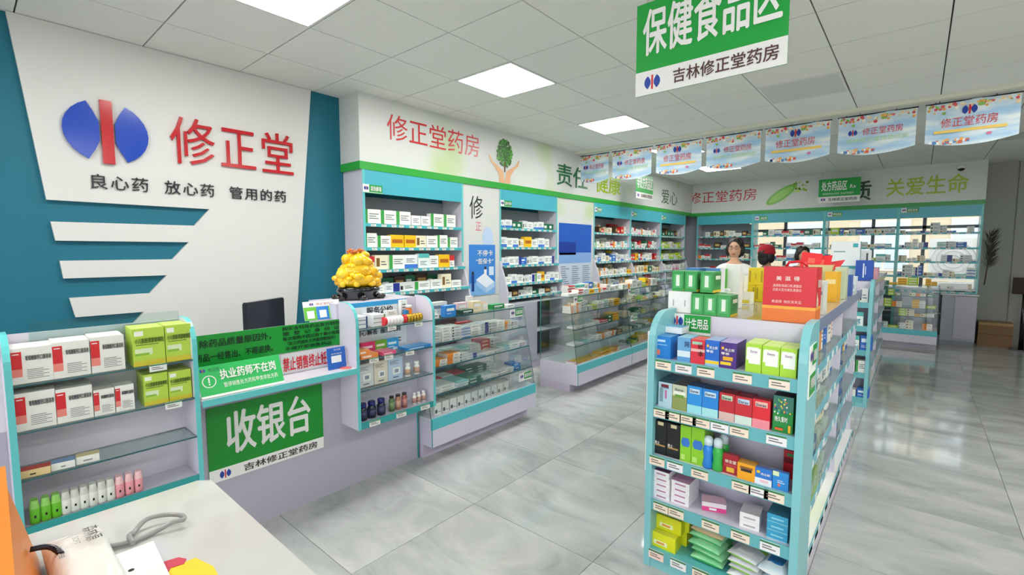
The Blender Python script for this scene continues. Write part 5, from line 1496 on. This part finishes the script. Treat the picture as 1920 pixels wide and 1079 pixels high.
# ------------------------------------------------------------------ things at the back right
o = M(); o.box(-.19, .19, 0, .32, 0, .37, '#8A6A4C', top='#9A7A58'); o.face([(-.19, -.001, .18), (.19, -.001, .18), (.19, -.001, .19), (-.19, -.001, .19)], '#6E5238'); o.face([(-.19, -.002, .33), (.19, -.002, .33), (.19, -.002, .37), (-.19, -.002, .37)], '#A88A60')
o = o.obj('cardboard_box', MATT, None, (.955, 10.3, 0), 0); tag(o, 'brown cardboard box on the floor against the grey wall panels', 'box')
t = thing('floor_appliance', 'dark brown appliance on a black stand at the right edge', 'appliance', (1.22, 10.15, 0), 0)
M().box(-.13, .13, -.06, .1, .84, 1.08, '#3A2C24').obj('body', MATT, t)
m = M().tube([(0, 0, .02), (0, 0, .85)], .03, BLACK, 8); m.box(-.12, .12, -.12, .12, 0, .025, BLACK); m.obj('stand', PLAST, t)
t = thing('feather_duster', 'dark feather duster hanging beside the back wall shelves', 'duster', (.79, 10.27, .95), 0)
M().tube([(0, 0, .0), (.02, 0, .3)], .008, '#4A3A2C', 6).obj('handle', MATT, t)
fm = M(); R7 = random.Random(4)
for k in range(160):
    a, z = R7.random() * 6.28, R7.uniform(.25, .75); r = .05 + .05 * R7.random(); x0 = .02
    p0 = Vector((x0, 0, z)); d_ = Vector((math.cos(a) * r * 1.3 + .02, math.sin(a) * r * .3, .1 + .06 * R7.random())); sd = Vector((-.004, .002, .004))
    fm.face([p0, p0 + d_ * .5 + sd, p0 + d_, p0 + d_ * .5 - sd], R7.choice(['#3A3630', '#4A463E', '#2A2824']))
fm.obj('feathers', MATT, t)
t = thing('printer', 'white printer on the low counter at the right end of back wall', 'printer', (.47, 10.36, .84), 0)
M().box(-.19, .15, 0, .22, 0, .1, '#EDEDEA').obj('body', PLAST, t); M().box(-.17, .19, -.02, .0, -.0, .02, '#3A3C40').obj('tray', PLAST, t)
t = thing('low_cabinet', 'grey low cabinet with door below the right end back shelf', 'cabinet', (.52, 10.12, 0), 0)
M().box(-.2, .2, .02, .16, .06, .78, '#9EA0A8').obj('body', LAM, t)
d_ = M().box(-.05, .2, 0, .018, .1, .76, '#B4B2BE').obj('door', LAM, t); M().ball((-.03, -.006, .45), .008, '#C8C8CC', 8, 5).obj('knob', METAL, d_)
M().box(-.2, .2, .03, .16, 0, .06, '#6E7078').obj('plinth', LAM, t)
M().box(-.22, .22, -.02, .17, .78, .8, '#C6CCD0').obj('top', LAM, t)
for k in range(2):
    t = thing('air_conditioner_condenser', '%s white outdoor condenser seen through the back window' % ('lower', 'upper')[k], 'air conditioner', (.6, YB + 1.3, .1 + .82 * k), 0, 'outdoor condensers')
    M().box(-.45, .45, 0, .32, 0, .78, '#E8E8E4').obj('casing', PLAST, t)
    m = M()
    for r in (.08, .16, .24, .31): m.tube([(-.1 + r * math.cos(q), -.012, .39 + r * math.sin(q)) for q in [2 * PI * i / 24 for i in range(25)]], .007, '#B4B6B8', 5)
    m.obj('fan_grille', PLAST, t)
struct(M().box(-.2, 1.5, YB + 1.2, YB + 1.8, -.13, .1, '#8A8A86').obj('outdoor_ledge', MATT))

# ------------------------------------------------------------------ desk in the foreground
TABLE = mat('white_marble_film', .08, noise=.05, scale=9, coat=.4)
dk = thing('desk', 'white glossy desk in the lower left foreground', 'desk', (-1.06, -.26, 0), 0)
pts = [(-.66, -.75), (.62, -.75), (.62, .72), (.6, .75), (-.63, .75), (-.66, .72)]
M().prism(pts, lambda a, b, q: (a, b, q), .725, .76, '#CBCBC7').obj('top', TABLE, dk)
for x, y in ((-.6, -.69), (.56, -.69), (.56, .69), (-.6, .69)): M().box(x - .025, x + .025, y - .025, y + .025, 0, .725, '#C8C8C6').obj('leg', METAL, dk)
M().box(-.62, .58, .62, .64, .3, .725, '#D8D7DE').obj('modesty_panel', LAM, dk)
def smooth_path(P, n=5):
    P = [Vector(p) for p in P]; out = []
    for i in range(len(P) - 1):
        p0, p1, p2, p3 = P[max(i - 1, 0)], P[i], P[i + 1], P[min(i + 2, len(P) - 1)]
        for k in range(n):
            t = k / n; out.append(.5 * ((2 * p1) + (p2 - p0) * t + (2 * p0 - 5 * p1 + 4 * p2 - p3) * t * t + (-p0 + 3 * p1 - 3 * p2 + p3) * t ** 3))
    return out + [P[-1]]


oc = thing('orange_carton', 'orange gift carton with black cord handle at the lower left desk corner', 'carton', (-1.28, -.15, .76), 0)
m = M(); xa, xb, ya = -.285, .3, -.25
tp4 = [(xa, ya, .24), (xb, ya, .24), (xb, .17, .24), (xa, .185, .24)]; bt4 = [(xa, ya, 0), (xb, ya, 0), (xb, .225, 0), (xa, .235, 0)]
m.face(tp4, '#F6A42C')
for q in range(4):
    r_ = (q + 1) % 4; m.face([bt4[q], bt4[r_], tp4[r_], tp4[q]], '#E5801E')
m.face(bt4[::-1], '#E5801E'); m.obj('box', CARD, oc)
m = M()
m.prism([(-.28, .17), (.29, .155), (.29, .178), (-.28, .195)], lambda a, b, q: (a, b, q), .2405, .246, '#EE8C22'); m.obj('flap', CARD, oc)
m = M().tube(smooth_path([(-.13, .215, .1), (-.12, .25, .09), (-.06, .275, .05), (.0, .27, .02), (.06, .25, .012), (.1, .235, .03)]), .006, '#1C1C2C', 8); m.obj('handle_cord', PLAST, oc)
tp_ = thing('tissue_pack', 'white soft tissue pack with grey characters on the desk', 'tissue pack', (-1.345, .088, .76), 0)
link('pack', soft_pack(.38, .106, .08, '#F1EFEA', '#F3F1EC', '#F1EFEA'), tp_, (0, .0, 0), 0)
for s_, a, b, w, h, c in (('森林源', -.1, .062, .075, .03, '#3A3A3C'), ('SOFT', -.07, .042, .04, .014, '#8A8A8C'), ('100 抽', -.05, .014, .06, .012, '#7A7A7C')):
    M().text(s_, (a, b, .092), (1, 0, 0), (0, 1, 0), w, h, c, .01).obj('lettering', CARD, tp_)
wc = thing('plastic_box', 'flat white plastic box with small hole beside the tissue pack', 'device', (-1.27, .232, .76), -.03)
M().prism([(-.115, -.036), (.12, -.036), (.12, .03), (-.115, .036)], lambda a, b, q: (a, b, q), 0, .03, '#F0F1F0').obj('case', PLAST, wc)
M().lathe([(.006, .0302), (.005, .0308)], '#2A2A2C', 12, c=(-.02, -.022, 0)).obj('hole', PLAST, wc)
P3 = [onZ(a, b, .765) for a, b in ((165, 1033), (210, 1027), (250, 1017), (290, 1000), (325, 990), (345, 985), (340, 977), (310, 976), (275, 985), (252, 1000), (243, 1015), (250, 1028))]
P3 = [(a, b, .768 + (.012 if 3 < i < 9 else 0) + (.01 if i > 9 else 0)) for i, (a, b) in enumerate(P3)]


o = M().tube(smooth_path(P3), .006, '#A2A3A2', 8).obj('grey_cable', PLAST); tag(o, 'looped grey cable lying on the white desk', 'cable')
m = M()
py_ = [onZ(a, b, .762) for a, b in ((296, 1090), (300, 1072), (330, 1060), (352, 1052), (366, 1046), (400, 1062), (408, 1076), (400, 1100))]
m.prism([(a, b) for a, b in py_], lambda a, b, q: (a, b, q), .7602, .7615, '#F2D42A')
pr_ = [onZ(a, b, .762) for a, b in ((290, 1090), (289, 1066), (305, 1055), (335, 1046), (350, 1049), (345, 1058), (320, 1066), (308, 1090))]
m.prism([(a, b) for a, b in pr_], lambda a, b, q: (a, b, q), .7617, .7628, '#D0405A')
o = m.obj('cutout_sticker', CARD); tag(o, 'yellow and pink paper cutout lying on the desk front edge', 'sticker')


# ------------------------------------------------------------------ people
def skin_mesh(joints, edges, rad, col, name, m, root=0):
    me = bpy.data.meshes.new('tmp'); me.from_pydata(joints, edges, []); ob = bpy.data.objects.new('tmp', me); COL.objects.link(ob)
    sk = ob.modifiers.new('s', 'SKIN'); sk.use_smooth_shade = True
    for i, v in enumerate(me.skin_vertices[0].data):
        r = rad[i]; v.radius = r if isinstance(r, tuple) else (r, r); v.use_root = (i == root)
    ss = ob.modifiers.new('u', 'SUBSURF'); ss.levels = 2; ss.render_levels = 2
    dg = bpy.context.evaluated_depsgraph_get(); ev = ob.evaluated_get(dg); em = ev.to_mesh()
    vs = [tuple(v.co) for v in em.vertices]; fs_ = [tuple(p.vertices) for p in em.polygons]
    ev.to_mesh_clear(); bpy.data.objects.remove(ob)
    return vs, fs_


def person(label, loc, rz, top, trousers, hair, hat=None, glasses=False, away=False, H=1.6, lean=0):
    t = thing('person', label, 'person', loc, rz)
    k = H / 1.6
    J = [(0, 0, .88), (0, 0, 1.05), (0, .0, 1.22), (0, 0, 1.33), (0, -.01, 1.4), (0, -.015, 1.46)]
    Rr = [(.13, .1), (.115, .085), (.135, .09), (.09, .07), .045, .05]
    E_ = [(0, 1), (1, 2), (2, 3), (3, 4), (4, 5)]
    arms = []
    for sg in (-1, 1):
        b = len(J); J += [(sg * .15, 0, 1.29), (sg * .19, .0, 1.05), (sg * .185, -.09, .86), (sg * .18, -.12, .8)]; Rr += [.052, .04, .03, (.022, .032)]
        E_ += [(3, b), (b, b + 1), (b + 1, b + 2), (b + 2, b + 3)]
        for q, (dy, L) in enumerate(((-.03, .07), (-.01, .08), (.01, .075), (.03, .06))):
            c = len(J); J += [(sg * .178, -.13 + dy, .76), (sg * .172, -.14 + dy, .76 - L * .55), (sg * .16, -.14 + dy, .76 - L)]; Rr += [.009, .008, .007]; E_ += [(b + 3, c), (c, c + 1), (c + 1, c + 2)]
        c = len(J); J += [(sg * .16, -.155, .785), (sg * .15, -.175, .755)]; Rr += [.011, .009]; E_ += [(b + 3, c), (c, c + 1)]
        b = len(J); J += [(sg * .085, 0, .8), (sg * .09, -.01, .46), (sg * .09, .02, .09), (sg * .095, -.05, .04), (sg * .1, -.13, .03)]; Rr += [.085, .055, .04, .035, .03]
        E_ += [(0, b), (b, b + 1), (b + 1, b + 2), (b + 2, b + 3), (b + 3, b + 4)]
    J = [tuple(c * k for c in p) for p in J]
    vs, fs_ = skin_mesh(J, E_, Rr, None, 'b', SKIN)
    body = M(); SK = '#D9A888'; body.add(vs, fs_, SK, True)
    # head with jaw, nose and eye hollows
    hz = 1.53 * k; nseg, mseg = 24, 18; hv = []
    for i in range(mseg + 1):
        tt = PI * i / mseg - PI / 2
        for q in range(nseg):
            a = 2 * PI * q / nseg; x = .074 * math.cos(tt) * math.cos(a); y = .092 * math.cos(tt) * math.sin(a); z = .112 * math.sin(tt)
            if z < 0: x *= 1 + z * 2.4; y *= 1 + z * 1.2
            fr = max(0, -y / .092)
            if abs(x) < .02 and -.045 < z < .02 and fr > .5: y -= .02 * (1 - abs(x) / .02) * (1 - (z + .045) / .09)
            if .018 < abs(x) < .05 and -.002 < z < .03 and fr > .4: y += .008
            hv.append((x, y - .012, hz + z))
    hf = [(i * nseg + q, i * nseg + (q + 1) % nseg, (i + 1) * nseg + (q + 1) % nseg, (i + 1) * nseg + q) for i in range(mseg) for q in range(nseg)]
    body.add(hv, hf, SK, True)
    for sg in (-1, 1): body.ball((sg * .075, .0, hz - .005), (.01, .02, .03), '#D09E80', 8, 6)
    body.obj('body', SKIN, t)
    # face
    f = M()
    for sg in (-1, 1):
        f.ball((sg * .03, -.084, hz + .012), (.013, .008, .007), '#F0ECE8', 8, 5); f.ball((sg * .03, -.091, hz + .012), (.006, .003, .006), '#2A1C16', 8, 5)
        f.box(sg * .03 - .016, sg * .03 + .016, -.1, -.094, hz + .03, hz + .035, '#2A1E1A')
    f.ball((0, -.092, hz - .058), (.022, .008, .007), '#B0564E', 10, 5)
    f.obj('face', SKIN, t)
    if glasses:
        g = M()
        for sg in (-1, 1): g.tube([(sg * .031 + .022 * math.cos(q), -.108, hz + .01 + .017 * math.sin(q)) for q in [2 * PI * i / 16 for i in range(17)]], .0018, '#2A2A2C', 5); g.tube([(sg * .053, -.108, hz + .012), (sg * .078, .0, hz + .014)], .0016, '#2A2A2C', 5)
        g.tube([(-.009, -.109, hz + .012), (.009, -.109, hz + .012)], .0016, '#2A2A2C', 5); g.obj('glasses', METAL, t)
    h = M(); h.ball((0, .014, hz + .03), (.092, .104, .1), hair, 20, 12)
    for sg in (-1, 1): h.ball((sg * .075, .01, hz - .01), (.028, .06, .075), hair, 10, 8)
    h.ball((0, .055, hz - .03), (.075, .05, .085), hair, 14, 8)
    RR = random.Random(2)
    for i in range(30):
        a = RR.random() * 6.28; e = RR.uniform(.2, 1.3); h.ball((.082 * math.cos(a) * math.cos(e), .014 + .09 * math.sin(a) * math.cos(e) * (1 if math.sin(a) > 0 else .75), hz + .035 + .09 * math.sin(e)), RR.uniform(.014, .024), hair, 7, 5)
    h.obj('hair', HAIR, t)
    if hat:
        m = M(); m.lathe([(.1, -.005), (.106, .0), (.106, .03), (.1, .032), (.1, .05), (.085, .09), (.05, .115), (.012, .122)], hat, 22, c=(0, .006, hz + .035)); m.obj('hat', FABRIC, t)
    # clothes follow the body, a little fuller
    for nm_, ids, grow, colr in (('sweater', 'top', 1.0, top), ('trousers', 'leg', 1.0, trousers)):
        JJ, RRr, EE = [], [], []
        if ids == 'top':
            JJ = [(0, 0, .82), (0, 0, .95), (0, 0, 1.08), (0, 0, 1.22), (0, 0, 1.32), (0, -.005, 1.375)]; RRr = [(.165, .125), (.16, .12), (.15, .115), (.165, .12), (.13, .1), (.068, .066)]; EE = [(0, 1), (1, 2), (2, 3), (3, 4), (4, 5)]
            for sg in (-1, 1): b = len(JJ); JJ += [(sg * .16, 0, 1.29), (sg * .2, 0, 1.06), (sg * .192, -.08, .88)]; RRr += [.078, .062, .05]; EE += [(4, b), (b, b + 1), (b + 1, b + 2)]
        else:
            JJ = [(0, 0, .9)]; RRr = [(.15, .118)]; EE = []
            for sg in (-1, 1): b = len(JJ); JJ += [(sg * .088, 0, .78), (sg * .092, -.01, .46), (sg * .092, .02, .1)]; RRr += [.105, .078, .068]; EE += [(0, b), (b, b + 1), (b + 1, b + 2)]
        JJ = [tuple(c * k for c in p) for p in JJ]
        v_, f_ = skin_mesh(JJ, EE, RRr, None, 'c', FABRIC); M_ = M(); M_.add(v_, f_, colr, True); M_.obj(nm_, FABRIC, t)
    m = M()
    for sg in (-1, 1): m.ball((sg * .098, -.05, .04), (.048, .125, .042), '#2A2624', 14, 8)
    m.obj('shoes', PLAST, t)
    return t


person('woman with short black hair, glasses and white knit top beyond the gondola', (-1.6, 5.8, 0), .12, '#EDEBE6', '#3A4252', '#17130F', glasses=True, H=1.57)
person('person in red knit hat and dark maroon jacket seen from behind', (-1.5, 6.85, 0), PI - .5, '#4A1E2C', '#2A2C34', '#1A1210', hat='#A01626', H=1.47)
person('dark haired person in brown coat beyond the red envelopes', (-1.28, 8.0, 0), .5, '#3A2A24', '#2A2C34', '#1C1210', H=1.47)
